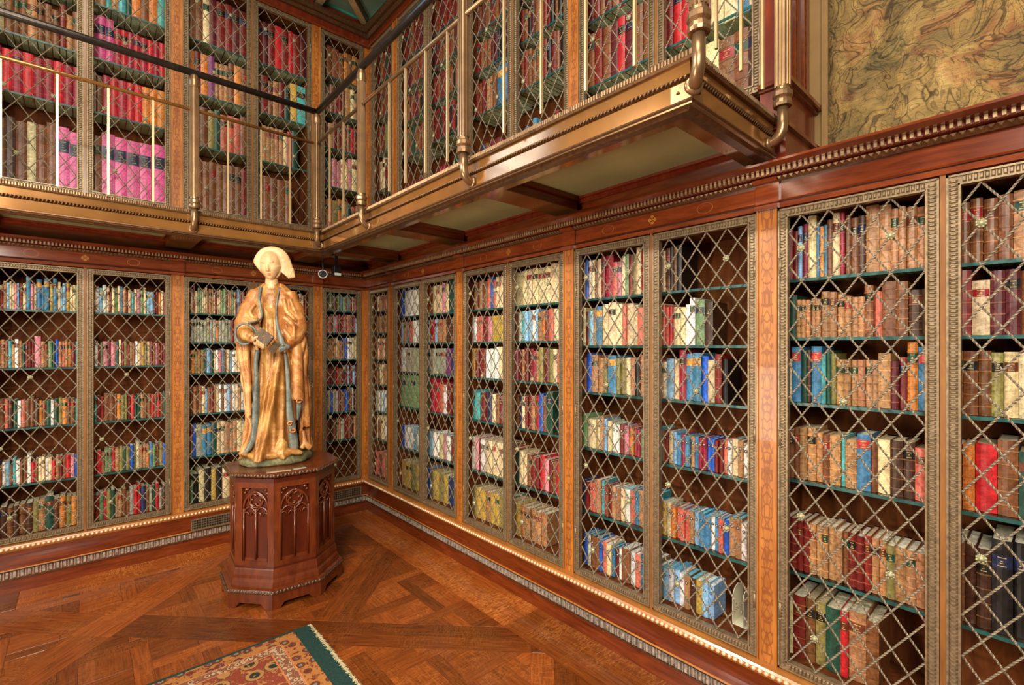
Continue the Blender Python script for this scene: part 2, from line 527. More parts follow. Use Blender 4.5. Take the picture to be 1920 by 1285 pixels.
# ---- skirting under the cases: plinth, carved band, cyma, ledge with beads
L_PATH = ([(-3.6, 0), (0, 0)], None, (0, -1)); R_PATH = ([(0, 0), (0, -5.3)], (-1, 0), None)
def run(side, prof, mat, name, parent=None, **kw):
    b = MB(); p, s, e = L_PATH if side == 'left' else R_PATH
    b.sweep(p, prof, s, e)
    return b.build(name, M[mat], parent, **kw)
def along(side, u0, u1, pitch, fn):
    """call fn(frame point maker) at a pitch along a wall; u counted from the corner"""
    u = u0
    while u <= u1:
        if side == 'left': fn(lambda du, w, z, u=u: (-(u+du), -w, z))
        else: fn(lambda du, w, z, u=u: (-w, -(u+du), z))
        u += pitch
M['tongue'] = plain('carved_moulding_tongues', (0.36,0.285,0.225), 0.38, 0.25, 0.7, 50)
CY = [(0.020+0.026*t*t, 0.158+0.118*t) for t in [i/6 for i in range(7)]]
for side in ('left', 'right'):
    base = run(side, [(-0.30, 0), (0.0, 0), (0.0, 0.092), (-0.30, 0.092)], 'walnut_h', 'baseboard_'+side)
    tag(base, 'polished walnut skirting with carved band along the %s bookcases' % side, kind='structure')
    run(side, [(-0.30, 0.092), (0.006, 0.092), (0.006, 0.150), (-0.30, 0.150)], 'carved_red', 'carved_band_ground', base)
    run(side, [(0.0, 0.146), (0.024, 0.146), (0.024, 0.151), (0.0, 0.151)], 'black', 'black_fillet', base)  # thin black strip along the top of the carved band
    run(side, [(0.0, 0.151), (0.024, 0.151), (0.022, 0.158), (0.0, 0.158)], 'bright', 'fillet', base)
    run(side, [(0.0, 0.088), (0.012, 0.088), (0.012, 0.094), (0.0, 0.094)], 'fascia_dark', 'lower_fillet', base)
    run(side, [(-0.02, 0.158)] + CY + [(-0.02, 0.276)], 'walnut_h', 'cyma_moulding', base, smooth=False)
    run(side, [(-0.30, 0.276), (0.050, 0.276), (0.058, 0.290), (0.058, 0.304), (0.052, 0.312), (-0.30, 0.312)], 'bright', 'ledge', base)
    b = MB(); b2 = MB()
    def tongue(P):
        b.add([P(0.002,0.006,0.096), P(0.022,0.006,0.096), P(0.022,0.006,0.145), P(0.002,0.006,0.145),
               P(0.006,0.020,0.104), P(0.018,0.020,0.104), P(0.018,0.020,0.140), P(0.006,0.020,0.140)],
              [(0,1,5,4),(1,2,6,5),(2,3,7,6),(3,0,4,7),(4,5,6,7)])
        b2.add([P(0.0245,0.006,0.096), P(0.0305,0.006,0.096), P(0.0305,0.006,0.145), P(0.0245,0.006,0.145),
               P(0.026,0.015,0.098), P(0.029,0.015,0.098), P(0.029,0.015,0.143), P(0.026,0.015,0.143)],
              [(0,1,5,4),(1,2,6,5),(2,3,7,6),(3,0,4,7),(4,5,6,7)])
    along(side, 0.02, 3.55 if side == 'left' else 5.2, 0.033, tongue)
    tag(b.build('carved_tongues', M['tongue'], base), kind='stuff')
    tag(b2.build('carved_darts', M['carved'], base), kind='stuff')
    b = MB()
    def bead(P):
        vs = []
        for k in range(3):
            ph = -0.9+0.9*k
            for j in range(6):
                th = math.pi*2*j/6
                vs.append(P(0.0105*math.cos(th)*math.cos(ph), 0.056+0.009*math.sin(ph)+0.002, 0.296+0.0105*math.sin(th)*math.cos(ph)))
        b.add(vs, [(r*6+j, r*6+(j+1) % 6, (r+1)*6+(j+1) % 6, (r+1)*6+j) for r in range(2) for j in range(6)] + [tuple(12+j for j in range(6))])
    along(side, 0.07, 3.55 if side == 'left' else 5.2, 0.0235, bead)
    tag(b.build('bead_row', M['bead'], base, smooth=True), kind='stuff')

# ---- entablature over the lower cases
n_trim = 0
for side in ('left', 'right'):
    n_trim += 1
    fr = run(side, [(-0.30, 2.118), (0.004, 2.118), (0.004, 2.186), (-0.30, 2.186)], 'frieze', 'trim_%d' % n_trim)
    tag(fr, 'polished walnut frieze and dentilled cornice above the lower %s bookcases' % side, kind='structure')
    run(side, [(-0.05, 2.086), (0.018, 2.086), (0.020, 2.104), (-0.05, 2.104)], 'frieze', 'architrave', fr)
    run(side, [(-0.05, 2.104), (0.010, 2.104), (0.010, 2.109), (-0.05, 2.109)], 'black', 'architrave_groove', fr)
    run(side, [(-0.05, 2.109), (0.020, 2.109), (0.012, 2.118), (-0.05, 2.118)], 'walnut_h', 'architrave_bead', fr)
    run(side, [(-0.05, 2.186), (0.022, 2.186), (0.034, 2.202), (-0.05, 2.202)], 'fascia_dark', 'bed_moulding', fr)
    run(side, [(-0.05, 2.202), (0.062, 2.206), (0.062, 2.222), (-0.05, 2.222)], 'redwood', 'dentil_ground', fr)
    run(side, [(-0.30, 2.222), (0.095, 2.222), (0.118, 2.232), (0.118, 2.240), (-0.30, 2.240)], 'walnut_h', 'cornice_lip', fr)
    b = MB()
    def dent(P):
        b.add([P(0,0.058,0+2.205), P(0.011,0.058,2.205), P(0.011,0.058,2.2215), P(0,0.058,2.2215),
               P(0.001,0.074,2.206), P(0.010,0.074,2.206), P(0.010,0.074,2.2215), P(0.001,0.074,2.2215)],
              [(0,1,5,4),(1,2,6,5),(2,3,7,6),(3,0,4,7),(4,5,6,7)])
    along(side, 0.09, 3.5 if side == 'left' else 5.2, 0.0185, dent)
    tag(b.build('dentil_row', M['dentil'], fr), kind='stuff')
    b = MB()
    def egg(P):
        b.add([P(0.003,0.024,2.188), P(0.013,0.024,2.188), P(0.016,0.038,2.201), P(0,0.038,2.201),
               P(0.008,0.034,2.192)], [(0,1,4),(1,2,4),(2,3,4),(3,0,4)])
    along(side, 0.06, 3.5 if side == 'left' else 5.2, 0.0205, egg)
    tag(b.build('carved_eggs', M['ribbed'], fr), kind='stuff')
    # inlaid figures on the frieze and the blocks over the pilasters
    bays = LP[:3] if side == 'left' else RP
    sg = -1 if side == 'left' else 1
    for c in bays:
        u = abs(c)
        b = MB()
        x0, x1 = u-0.044, u+0.044
        prof = [(0.0, 2.086), (0.030, 2.086), (0.030, 2.104), (0.016, 2.109), (0.016, 2.186), (0.034, 2.190), (0.046, 2.202), (0.0, 2.202)]
        if side == 'left': b.sweep([(-x1, 0), (-x0, 0)], prof)
        else: b.sweep([(0, -x0), (0, -x1)], prof)
        b.build('pilaster_block', M['frieze'], fr)
    for c in bays[:4]:
        for du, kind in ((-0.516, 'quatrefoil'), (-0.258, 'ring'), (-0.774, 'ring')):
            u = abs(c) + du + (0 if side == 'right' else 1.032)
            if u < 0.12: continue
            b = MB()
            def P(a, h, w): return (-w, -(u+a), 2.152+h) if side == 'right' else (-(u+a), -w, 2.152+h)
            if kind == 'quatrefoil':
                for qx, qz in ((-0.011,0),(0.011,0),(0,-0.012),(0,0.012)):
                    ring = [(qx+0.010*math.cos(t*math.pi/5), qz+0.011*math.sin(t*math.pi/5)) for t in range(10)]
                    b.add([P(a, h, 0.0035) for a, h in ring] + [P(a, h, 0.0052) for a, h in ring],
                          [tuple(range(10, 20))] + [(i, (i+1) % 10, 10+(i+1) % 10, 10+i) for i in range(10)])
                b.build('inlay_quatrefoil', M['bright'], fr)
            else:
                n = 28
                rr = [(0.036, 0.024), (0.033, 0.0215)]
                vs = [P(rx*math.cos(2*math.pi*i/n), rz*math.sin(2*math.pi*i/n), w) for w in (0.0035, 0.0048) for rx, rz in rr for i in range(n)]
                fs = []
                for i in range(n):
                    k = (i+1) % n
                    fs += [(2*n+i, 2*n+k, 3*n+k, 3*n+i), (i, k, 2*n+k, 2*n+i), (n+i, n+k, 3*n+k, 3*n+i)]
                b.add(vs, fs)
                b.build('inlay_ring', M['pilaster'], fr)
    # wooden band between the cornice and the gallery soffit
    b = MB()
    if side == 'left':
        b.sweep([(-3.6, 0), (0, 0)], [(-0.30, 2.240), (0.0, 2.240), (0.0, 2.43), (-0.30, 2.43)], None, (0, -1))
    else:
        b.sweep([(0, 0), (0, -3.63)], [(-0.30, 2.240), (0.0, 2.240), (0.0, 2.43), (-0.30, 2.43)], (-1, 0), None)
    b.build('upper_wall_band', M['walnut_h'], fr)
    b = MB()
    pr = [(0.0, 2.325), (0.012, 2.325), (0.026, 2.340), (0.040, 2.344), (0.040, 2.356), (0.0, 2.356)]
    if side == 'left': b.sweep([(-3.6, 0), (0, 0)], pr, None, (0, -1))
    else: b.sweep([(0, 0), (0, -3.62)], pr, (-1, 0), None)
    b.build('soffit_moulding', M['redwood'], fr)
b = MB(); b.box(-0.005, -5.3, 2.10, 0.36, -3.63, 2.235)
b.build('cornice_deck', M['walnut_h'], bpy.data.objects['trim_2'])

# ---- gallery (the balcony that carries the railing)
FW = 0.674
gal = empty('gallery_balcony', (0, 0, 2.27))
tag(gal, 'bronze gallery walkway with brass railing and dark handrail above the lower bookcases', 'gallery')
def gpart(name, b, mat, **kw):
    o = b.build(name, M[mat], gal, **kw); o.location = (0, 0, -2.27); return o
GPATH = [(-3.6, -FW), (-FW, -FW), (-FW, -3.640), (-0.032, -3.640)]
segs = [(GPATH[0:2], None, GPATH[2]), (GPATH[1:3], GPATH[0], GPATH[3]), (GPATH[2:4], GPATH[1], None)]
for p, s, e in segs:
    def gs(name, prof, mat, smooth=False):
        b = MB(); b.sweep(p, prof, s, e); gpart(name, b, mat)
    gs('fascia', [(-0.02, 2.286), (0.0, 2.286), (0.0, 2.343), (-0.02, 2.343)], 'fascia')
    gs('upper_fascia', [(-0.03, 2.343), (-0.008, 2.362), (-0.008, 2.405), (-0.03, 2.405)], 'fascia')
    gs('lip', [(-0.06, 2.405), (0.004, 2.405), (0.010, 2.412), (0.010, 2.428), (0.0, 2.432), (-0.06, 2.432)], 'ribbed')
    gs('bottom_bead', [(-0.03, 2.276), (0.006, 2.276), (0.010, 2.280), (0.008, 2.286), (-0.03, 2.286)], 'fascia_dark')
    gs('bottom_fillet', [(-0.022, 2.272), (0.002, 2.272), (0.004, 2.276), (-0.022, 2.276)], 'brass')
    gs('dark_under_mould', [(-0.050, 2.262), (-0.018, 2.262), (-0.008, 2.272), (-0.008, 2.277), (-0.050, 2.277)], 'fascia_dark')
    gs('under_flange', [(-0.115, 2.276), (-0.034, 2.276), (-0.034, 2.300), (-0.115, 2.300)], 'fascia')
    gs('inner_moulding', [(-0.135, 2.300), (-0.105, 2.300), (-0.105, 2.340), (-0.125, 2.355), (-0.135, 2.355)], 'redwood')
    # twisted rope moulding on the fascia
    a, c = Vector(p[0]), Vector(p[1]); d = (c-a).normalized(); nr = Vector((d.y, -d.x))
    ln = (c-a).length; b = MB(); k = 0
    t = 0.006
    while t < ln:
        q = a + d*t + nr*0.0
        b.tube([(q.x-d.x*0.006, q.y-d.y*0.006, 2.345), (q.x+nr.x*0.008, q.y+nr.y*0.008, 2.353), (q.x+d.x*0.006-nr.x*0.004, q.y+d.y*0.006-nr.y*0.004, 2.362)], [0.003, 0.0062, 0.003], 5)
        t += 0.0155
    tag(gpart('rope_moulding', b, 'fascia_dark', smooth=True), kind='stuff')
    b = MB(); t = 0.006
    while t < ln:                                   # ribs of the lip
        q = a + d*t + nr*0.010
        e2 = d*0.003
        b.add([(q.x-e2.x, q.y-e2.y, 2.412), (q.x+e2.x, q.y+e2.y, 2.412), (q.x+e2.x, q.y+e2.y, 2.428), (q.x-e2.x, q.y-e2.y, 2.428),
               (q.x+nr.x*0.004, q.y+nr.y*0.004, 2.413), (q.x+nr.x*0.004, q.y+nr.y*0.004, 2.427)],
              [(0,4,5,3),(4,1,2,5),(0,1,4),(3,5,2)])
        t += 0.0115
    tag(gpart('lip_ribs', b, 'ribbed'), kind='stuff')
for (x0, y0, x1, y1, bx, by) in ((-FW-0.003, -3.640, -FW+0.01, -3.575, -FW-0.004, -3.60), (-FW, -3.643, -FW+0.065, -3.63, -FW+0.042, -3.644),
                                 (-FW-0.065, -FW-0.003, -FW, -FW+0.01, -FW-0.042, -FW-0.004), (-FW-0.003, -FW-0.065, -FW+0.01, -FW, -FW-0.004, -FW-0.042)):
    b = MB(); b.box(x0, y0, 2.289, x1, y1, 2.340); cp = gpart('corner_plate', b, 'brass')
    b = MB(); b.lathe([(0.0055, -0.004), (0.005, 0.0), (0.002, 0.004)], 8); o = b.build('bolt', M['fascia_dark'], cp, smooth=True); o.location = (bx, by, 2.315)
b = MB(); b.box(-3.6, -FW+0.05, 2.356, 0.0, 0.0, 2.42); gpart('deck', b, 'soffit')
b = MB(); b.box(-FW+0.05, -3.62, 2.3565, 0.0, -FW+0.051, 2.42); gpart('deck', b, 'soffit')
def beam(side, u, w0, w1):
    b = MB()
    def bx(du, z0, z1, m):
        if side == 'left': m.box(-u-du, -w1, z0, -u+du, -w0, z1)
        else: m.box(-w1, -u-du, z0, -w0, -u+du, z1)
    bx(0.075, 2.288, 2.352, b); bx(0.095, 2.335, 2.356, b)
    gpart('soffit_beam', b, 'walnut')
    b = MB(); bx(0.079, 2.284, 2.290, b); gpart('beam_edge', b, 'fascia')
for c in LP[1:3]: beam('left', abs(c), 0.03, FW-0.10)
for c in RP[1:3]: beam('right', abs(c), 0.03, FW-0.10)
beam('left', 0.60, 0.03, FW-0.10); beam('right', 0.60, 0.03, FW-0.10)

# ---- railing
rail = gal
def rpart(name, me, mat, loc=(0,0,0), rz=0):
    o = link(name, me, M[mat], rail); o.location = (loc[0], loc[1], loc[2]-2.27); o.rotation_euler = (0,0,rz); return o
RW = 0.725
rp = [(-3.6, -RW), (-RW, -RW), (-RW, -3.69), (-0.05, -3.69)]
for i in range(3):
    b = MB(); b.tube([(rp[i][0], rp[i][1], 3.29), (rp[i+1][0], rp[i+1][1], 3.29)], 0.021, 10)
    rpart('handrail', b.mesh('handrail', smooth=True), 'dark_rail')
    b = MB(); b.tube([(rp[i][0], rp[i][1], 3.055), (rp[i+1][0], rp[i+1][1], 3.055)], 0.011, 8)
    rpart('middle_rail', b.mesh('middle_rail', smooth=True), 'brass' if i else 'fascia')
pm = MB()
pm.lathe([(0.030, 2.43), (0.032, 2.44), (0.030, 2.452), (0.026, 2.458), (0.033, 2.466), (0.033, 2.482), (0.025, 2.490), (0.023, 2.50)], 16)
pm.lathe([(0.0235, 2.50), (0.0235, 3.20)], 24)
for j in range(12):                                 # flutes
    th = 2*math.pi*j/12
    pm.tube([(0.0235*math.cos(th), 0.0235*math.sin(th), 2.503), (0.0235*math.cos(th), 0.0235*math.sin(th), 3.195)], 0.0042, 5)
pm.lathe([(0.026, 3.195), (0.030, 3.205), (0.030, 3.24), (0.022, 3.27), (0.010, 3.29)], 16)
post_me = pm.mesh('post', smooth=False)
hk = MB()                                           # pipe that turns in under the lip to the fascia
pth = [(0,0,2.43),(0,0,2.36)] + [(0, 0.052*(1-math.cos(a)), 2.36-0.052*math.sin(a)) for a in [math.pi/2*k/6 for k in range(1, 7)]]
hk.tube(pth, 0.0185, 10)
hk.lathe([(0.024, 0.038), (0.027, 0.042), (0.027, 0.049), (0.024, 0.051)], 12, 0, 2.308, axis='y')
hook_me = hk.mesh('post_bracket', smooth=True)
for (x, y, rz) in ((-RW, -RW, -Q), (-1.492, -RW, 0), (-2.55, -RW, 0), (-RW, -1.49, -math.pi/2), (-RW, -2.569, -math.pi/2), (-RW, -3.69, -Q), (-0.10, -3.69, 0)):
    rpart('post', post_me, 'brass', (x, y, 0), rz)
    rpart('post_bracket', hook_me, 'brass', (x, y, 0), rz)
bm_ = MB(); bm_.box(-0.0055, -0.004, 2.43, 0.0055, 0.004, 3.055)
bal_me = bm_.mesh('baluster')
for x in (-2.34, -2.126, -1.911, -1.703, -1.305, -1.105, -0.917): rpart('baluster', bal_me, 'brass_pale', (x, -RW, 0))
for y in (-0.97, -1.21, -1.854, -2.04, -2.243, -2.439, -2.851, -3.068, -3.283, -3.48): rpart('baluster', bal_me, 'brass_pale', (-RW, y, 0))
for x in (-0.62, -0.45, -0.28): rpart('baluster', bal_me, 'brass_pale', (x, -3.69, 0))

# ---- end pier of the upper case beside the tapestry
pier = empty('end_pier', (0.17, -3.62, 2.24))
tag(pier, 'dark red mahogany pier ending the upper bookcases next to the tapestry', 'pier')
def ppart(name, b, mat):
    o = b.build(name, M[mat], pier); o.location = (-0.17, 3.62, -2.24); return o
b = MB(); b.box(-0.005, -3.668, 2.236, 0.358, -3.572, 2.392); ppart('lower_block', b, 'redwood')
b = MB(); b.box(0.0, -3.660, 2.408, 0.358, -3.572, 2.555); ppart('upper_block', b, 'redwood')
b = MB(); b.box(-0.02, -3.684, 2.392, 0.358, -3.572, 2.408); b.box(-0.012, -3.676, 2.555, 0.358, -3.572, 2.565)
b.box(-0.026, -3.690, 2.565, 0.358, -3.572, 2.582); ppart('block_mouldings', b, 'walnut_h')
b = MB(); b.box(0.02, -3.640, 2.582, 0.358, -3.572, 4.405); ppart('shaft', b, 'redwood')
for x0 in (0.07, 0.16, 0.19, 0.27, 0.30):
    b = MB(); b.box(x0, -3.646, 2.60, x0+0.012, -3.638, 4.405); ppart('shaft_moulding', b, 'walnut_h')

# ---- upper tier gallery seen from below
up = empty('upper_gallery', (0, 0, 4.5))
tag(up, 'underside of the top gallery with bronze beams and green panels', 'gallery')
def upart(name, b, mat):
    o = b.build(name, M[mat], up); o.location = (0, 0, -4.5); return o
US = 0.04
def usweep(name, prof, mat):
    for p, s, e in (([(-3.6, US), (US, US)], None, (US, -1)), ([(US, US), (US, -3.64)], (-1, US), None)):
        b = MB(); b.sweep(p, prof, s, e); upart(name, b, mat)
usweep('upper_frieze', [(-0.25, 4.428), (0.006, 4.428), (0.006, 4.50), (-0.25, 4.50)], 'redwood')
usweep('upper_architrave', [(-0.05, 4.418), (0.022, 4.418), (0.026, 4.436), (-0.05, 4.436)], 'walnut_h')
usweep('upper_bed_moulding', [(-0.05, 4.50), (0.03, 4.50), (0.05, 4.52), (-0.05, 4.52)], 'fascia_dark')
usweep('upper_cornice', [(-0.25, 4.52), (0.075, 4.52), (0.10, 4.540), (0.10, 4.556), (-0.25, 4.556)], 'fascia_dark')
usweep('upper_band', [(-0.25, 4.556), (0.02, 4.556), (0.02, 4.66), (-0.25, 4.66)], 'redwood')
usweep('teal_edging', [(0.02, 4.640), (0.035, 4.640), (0.035, 4.66), (0.02, 4.66)], 'teal_edge')
b = MB(); b.box(-3.6, -0.80, 4.66, 0.3, 0.3, 4.70); upart('green_panel', b, 'soffit_teal')
b = MB(); b.box(-0.80, -3.64, 4.6605, 0.3, -0.80, 4.70); upart('green_panel', b, 'soffit_teal')
def ubeam(x0, y0, x1, y1):
    d = Vector((x1-x0, y1-y0)).normalized(); nn = Vector((-d.y, d.x))*0.034
    b = MB(); b.prism([(x0-nn.x, y0-nn.y), (x1-nn.x, y1-nn.y), (x1+nn.x, y1+nn.y), (x0+nn.x, y0+nn.y)][::1], 4.59, 4.66)
    upart('beam', b, 'fascia_dark')
    b = MB(); n2 = nn*0.85
    b.prism([(x0-n2.x, y0-n2.y), (x1-n2.x, y1-n2.y), (x1+n2.x, y1+n2.y), (x0+n2.x, y0+n2.y)], 4.582, 4.592)
    upart('beam_strip', b, 'brass_pale')
for c in LP[:3]: ubeam(c, 0.0, c, -0.80)
for c in RP[:4]: ubeam(0.0, -c, -0.80, -c)
ubeam(-0.04, -0.04, -0.80, -0.80)

# ---- tapestry
def tapestry_mat():
    m, nt, p = new_mat('woven_tapestry')
    L = nt.links
    v = coords(nt)
    # warp the weave so that shapes read as drapery, limbs and leaves
    w1 = N(nt, 'ShaderNodeTexNoise'); w1.inputs['Scale'].default_value = 2.6; w1.inputs['Detail'].default_value = 2
    L.new(v, w1.inputs['Vector'])
    sc = N(nt, 'ShaderNodeVectorMath', operation='MULTIPLY_ADD'); sc.inputs[1].default_value = (0.55, 0.55, 0.55)
    L.new(w1.outputs['Color'], sc.inputs[0]); L.new(v, sc.inputs[2])
    wv = sc.outputs[0]
    a = noise(nt, wv, 7.0, 6, 0.66, 0.8)
    c1 = ramp(nt, [(0.30, (0.045,0.028,0.010)), (0.42, (0.14,0.085,0.026)), (0.52, (0.27,0.155,0.042)), (0.62, (0.42,0.265,0.080)), (0.74, (0.60,0.42,0.16))], a)
    h = noise(nt, wv, 5.5, 3, 0.55)
    c2 = ramp(nt, [(0.33, (0.035,0.060,0.028)), (0.38, (0.22,0.155,0.050)), (0.58, (0.26,0.165,0.055)), (0.63, (0.22,0.060,0.028)), (0.70, (0.30,0.14,0.06))], h)
    mx = N(nt, 'ShaderNodeMix', data_type='RGBA'); mx.inputs[0].default_value = 0.45
    L.new(c1, mx.inputs[6]); L.new(c2, mx.inputs[7])
    out = mx.outputs[2]
    # drawn contours at two sizes
    for scale, k in ((8.0, 0.8), (21.0, 0.6)):
        n = N(nt, 'ShaderNodeTexNoise'); n.inputs['Scale'].default_value = scale; n.inputs['Detail'].default_value = 2; n.inputs['Distortion'].default_value = 1.2
        L.new(wv, n.inputs['Vector'])
        ln = ramp(nt, [(0.475, (1,1,1)), (0.493, (0.22,0.18,0.14)), (0.507, (0.22,0.18,0.14)), (0.525, (1,1,1)), (0.59, (1,1,1)), (0.602, (0.35,0.28,0.2)), (0.614, (1.15,1.1,1.0))], n.outputs['Fac'])
        m2 = N(nt, 'ShaderNodeMix', data_type='RGBA', blend_type='MULTIPLY'); m2.inputs[0].default_value = k
        L.new(out, m2.inputs[6]); L.new(ln, m2.inputs[7]); out = m2.outputs[2]
    th = noise(nt, coords(nt, (30, 30, 260)), 1.0, 2)
    tr = ramp(nt, [(0.3, (0.72,0.72,0.72)), (0.7, (1.12,1.12,1.12))], th)
    m3 = N(nt, 'ShaderNodeMix', data_type='RGBA', blend_type='MULTIPLY'); m3.inputs[0].default_value = 1
    L.new(out, m3.inputs[6]); L.new(tr, m3.inputs[7])
    L.new(m3.outputs[2], p.inputs['Base Color'])
    p.inputs['Roughness'].default_value = 0.9
    bump(nt, p, a, 0.6, 0.02)
    return m
M['tapestry'] = tapestry_mat()
b = MB(); ny, nz = 60, 44
vs = []
for i in range(ny+1):
    for k in range(nz+1):
        y = -3.715 - 2.8*i/ny; z = 2.26 + 2.5*k/nz
        vs.append((0.345 - 0.006*math.sin(7*y+1.5*z) - 0.004*math.sin(15*y-3*z), y, z))
b.add(vs, [(i*(nz+1)+k, i*(nz+1)+k+1, (i+1)*(nz+1)+k+1, (i+1)*(nz+1)+k) for i in range(ny) for k in range(nz)])
tp = b.build('tapestry', M['tapestry'], smooth=True)
md = tp.modifiers.new('thickness', 'SOLIDIFY'); md.thickness = 0.006; md.offset = -1
tag(tp, 'old gold and green woven tapestry with figures hanging above the right bookcase', 'tapestry')
b = MB(); b.box(0.335, -3.716, 2.25, 0.357, -3.692, 4.75)
tag(b.build('tapestry_border', M['plaster'], tp), None)
bpy.data.objects['tapestry_border'].name = 'border'

# ---- window at the left end of the upper wall (only its light reaches the picture)
wm, nt, p = new_mat('window_daylight')
p.inputs['Base Color'].default_value = (0.5,0.6,0.8,1)
p.inputs['Emission Color'].default_value = (0.36, 0.62, 1.0, 1); p.inputs['Emission Strength'].default_value = 13.0
M['daylight'] = wm
b = MB(); b.box(-3.75, -0.02, 2.95, -2.80, 0.0, 4.45); pane = b
win = empty('window_1', (-3.275, 0.0, 2.85)); tag(win, 'tall daylit window at the left end of the gallery wall', kind='structure')
for i in range(2):
    for k in range(3):
        b = MB(); b.box(-0.455+0.475*i, -0.01, 0.10+0.5*k, -0.02+0.475*i, 0.0, 0.58+0.5*k)
        b.build('pane', M['daylight'], win)
b = MB()
for x in (-0.49, -0.02+0.0, 0.455): b.box(x, -0.03, 0.05, x+0.035, 0.03, 1.65)
for z in (0.05, 0.58, 1.08, 1.58): b.box(-0.49, -0.028, z, 0.49, 0.028, z+0.03)
b.build('window_frame', M['fascia_dark'], win)
# ================================================================== bookcases with lattice doors
FRW = 0.034
_door_cache = {}
def door_meshes(W, H, coarse=False):
    key = (round(W, 3), round(H, 3), coarse)
    if key in _door_cache: return _door_cache[key]
    fr = MB()
    def member(x0, z0, x1, z1):
        fr.box(x0, -0.010, z0, x1, 0.012, z1)
    member(0, 0, FRW, H); member(W-FRW, 0, W, H); member(FRW, 0, W-FRW, FRW); member(FRW, H-FRW, W-FRW, H)
    e = 0.006                                        # raised outer and inner fillets
    for (x0, z0, x1, z1) in ((0,0,e,H), (W-e,0,W,H), (0,0,W,e), (0,H-e,W,H),
                             (FRW-e,FRW-e,FRW,H-FRW+e), (W-FRW,FRW-e,W-FRW+e,H-FRW+e), (FRW-e,FRW-e,W-FRW+e,FRW), (FRW-e,H-FRW,W-FRW+e,H-FRW+e)):
        fr.box(x0, -0.015, z0, x1, -0.009, z1)
    frame = fr.mesh('door', recalc=False)
    bd = MB()
    def rib(x, z, hx, hz):
        y0, y1 = -0.010, -0.0155
        bd.add([(x-hx,y0,z-hz),(x+hx,y0,z-hz),(x+hx,y0,z+hz),(x-hx,y0,z+hz),(x-hx*0.5,y1,z-hz*0.5),(x+hx*0.5,y1,z-hz*0.5),(x+hx*0.5,y1,z+hz*0.5),(x-hx*0.5,y1,z+hz*0.5)],
               [(0,1,5,4),(1,2,6,5),(2,3,7,6),(3,0,4,7),(4,5,6,7)])
    mid = FRW/2
    z = mid
    while z < H-mid*0.5:
        rib(mid, z, 0.0105, 0.0048); rib(W-mid, z, 0.0105, 0.0048); z += 0.0125
    x = FRW+0.008
    while x < W-FRW:
        rib(x, mid, 0.0048, 0.0105); rib(x, H-mid, 0.0048, 0.0105); x += 0.0125
    beading = bd.mesh('frame_beading', recalc=False)
    iw, ih = W-2*FRW, H-2*FRW
    na = max(1.5, round(iw/(0.118 if coarse else 0.0915)*2)/2)
    if int(na*2) % 2 == 0: na += 0.5
    a, b = iw/na, ih/(10.5 if coarse else 13.5)
    bars = []
    for fam in (1, -1):
        k = -20
        while k < 24:
            c = k + 0.5
            # x/a + fam*zd/b = c   with zd measured down from the top
            pts = []
            for xe in (0.0, iw):
                zd = fam*(c - xe/a)*b
                if -1e-6 <= zd <= ih+1e-6: pts.append((xe, zd))
            for ze in (0.0, ih):
                xx = (c - fam*ze/b)*a
                if 1e-6 < xx < iw-1e-6: pts.append((xx, ze))
            if len(pts) >= 2:
                pts = sorted(pts)
                p0, p1 = pts[0], pts[-1]
                L = math.hypot(p1[0]-p0[0], p1[1]-p0[1])
                if L > 0.02:
                    n = max(3, int(L/0.0045)); m = MB(); yy = -0.004 if fam == 1 else 0.003
                    path = [(FRW+p0[0]+(p1[0]-p0[0])*i/n, yy, H-FRW-(p0[1]+(p1[1]-p0[1])*i/n)) for i in range(n+1)]
                    m.tube(path, 0.0033 if coarse else 0.0035, 4, twist=0.55, caps=False)
                    bars.append(m.mesh('lattice_bar', recalc=False, smooth=False))
            k += 1
    ros = MB()
    ros.lathe([(0.0135, -0.006), (0.0125, -0.010), (0.007, -0.012), (0.0065, -0.015), (0.001, -0.0165)], 8, axis='y')
    for j in range(8):
        th = math.pi/4*j+0.39
        ros.lathe([(0.0035, -0.006), (0.003, -0.0125), (0.001, -0.0135)], 5, 0.0112*math.cos(th), 0.0112*math.sin(th), axis='y')
    rme = ros.mesh('rosette', smooth=True)
    nodes = [(FRW+a*m_/2, H-FRW-b*n_/2) for m_, n_ in (((1,2),(5,2),(3,8),(1,14),(5,14),(2,19)) if coarse else ((1,2),(7,2),(4,11),(1,18),(7,20),(2,25))) if a*m_/2 < iw-0.02]
    hg = MB(); hg.tube([(0, -0.012, -0.03), (0, -0.012, 0.03)], 0.006, 8); hg.lathe([(0.007, 0.030), (0.004, 0.038)], 8, 0, -0.012); hg.lathe([(0.004, -0.038), (0.007, -0.030)], 8, 0, -0.012)
    _door_cache[key] = (frame, beading, bars, rme, nodes, hg.mesh('hinge', smooth=True))
    return _door_cache[key]

_mesh_cache = {}
def cached(key, fn):
    if key not in _mesh_cache: _mesh_cache[key] = fn()
    return _mesh_cache[key]
def boxmesh(name, *d):
    b = MB(); b.box(*d); return b.mesh(name, recalc=False)

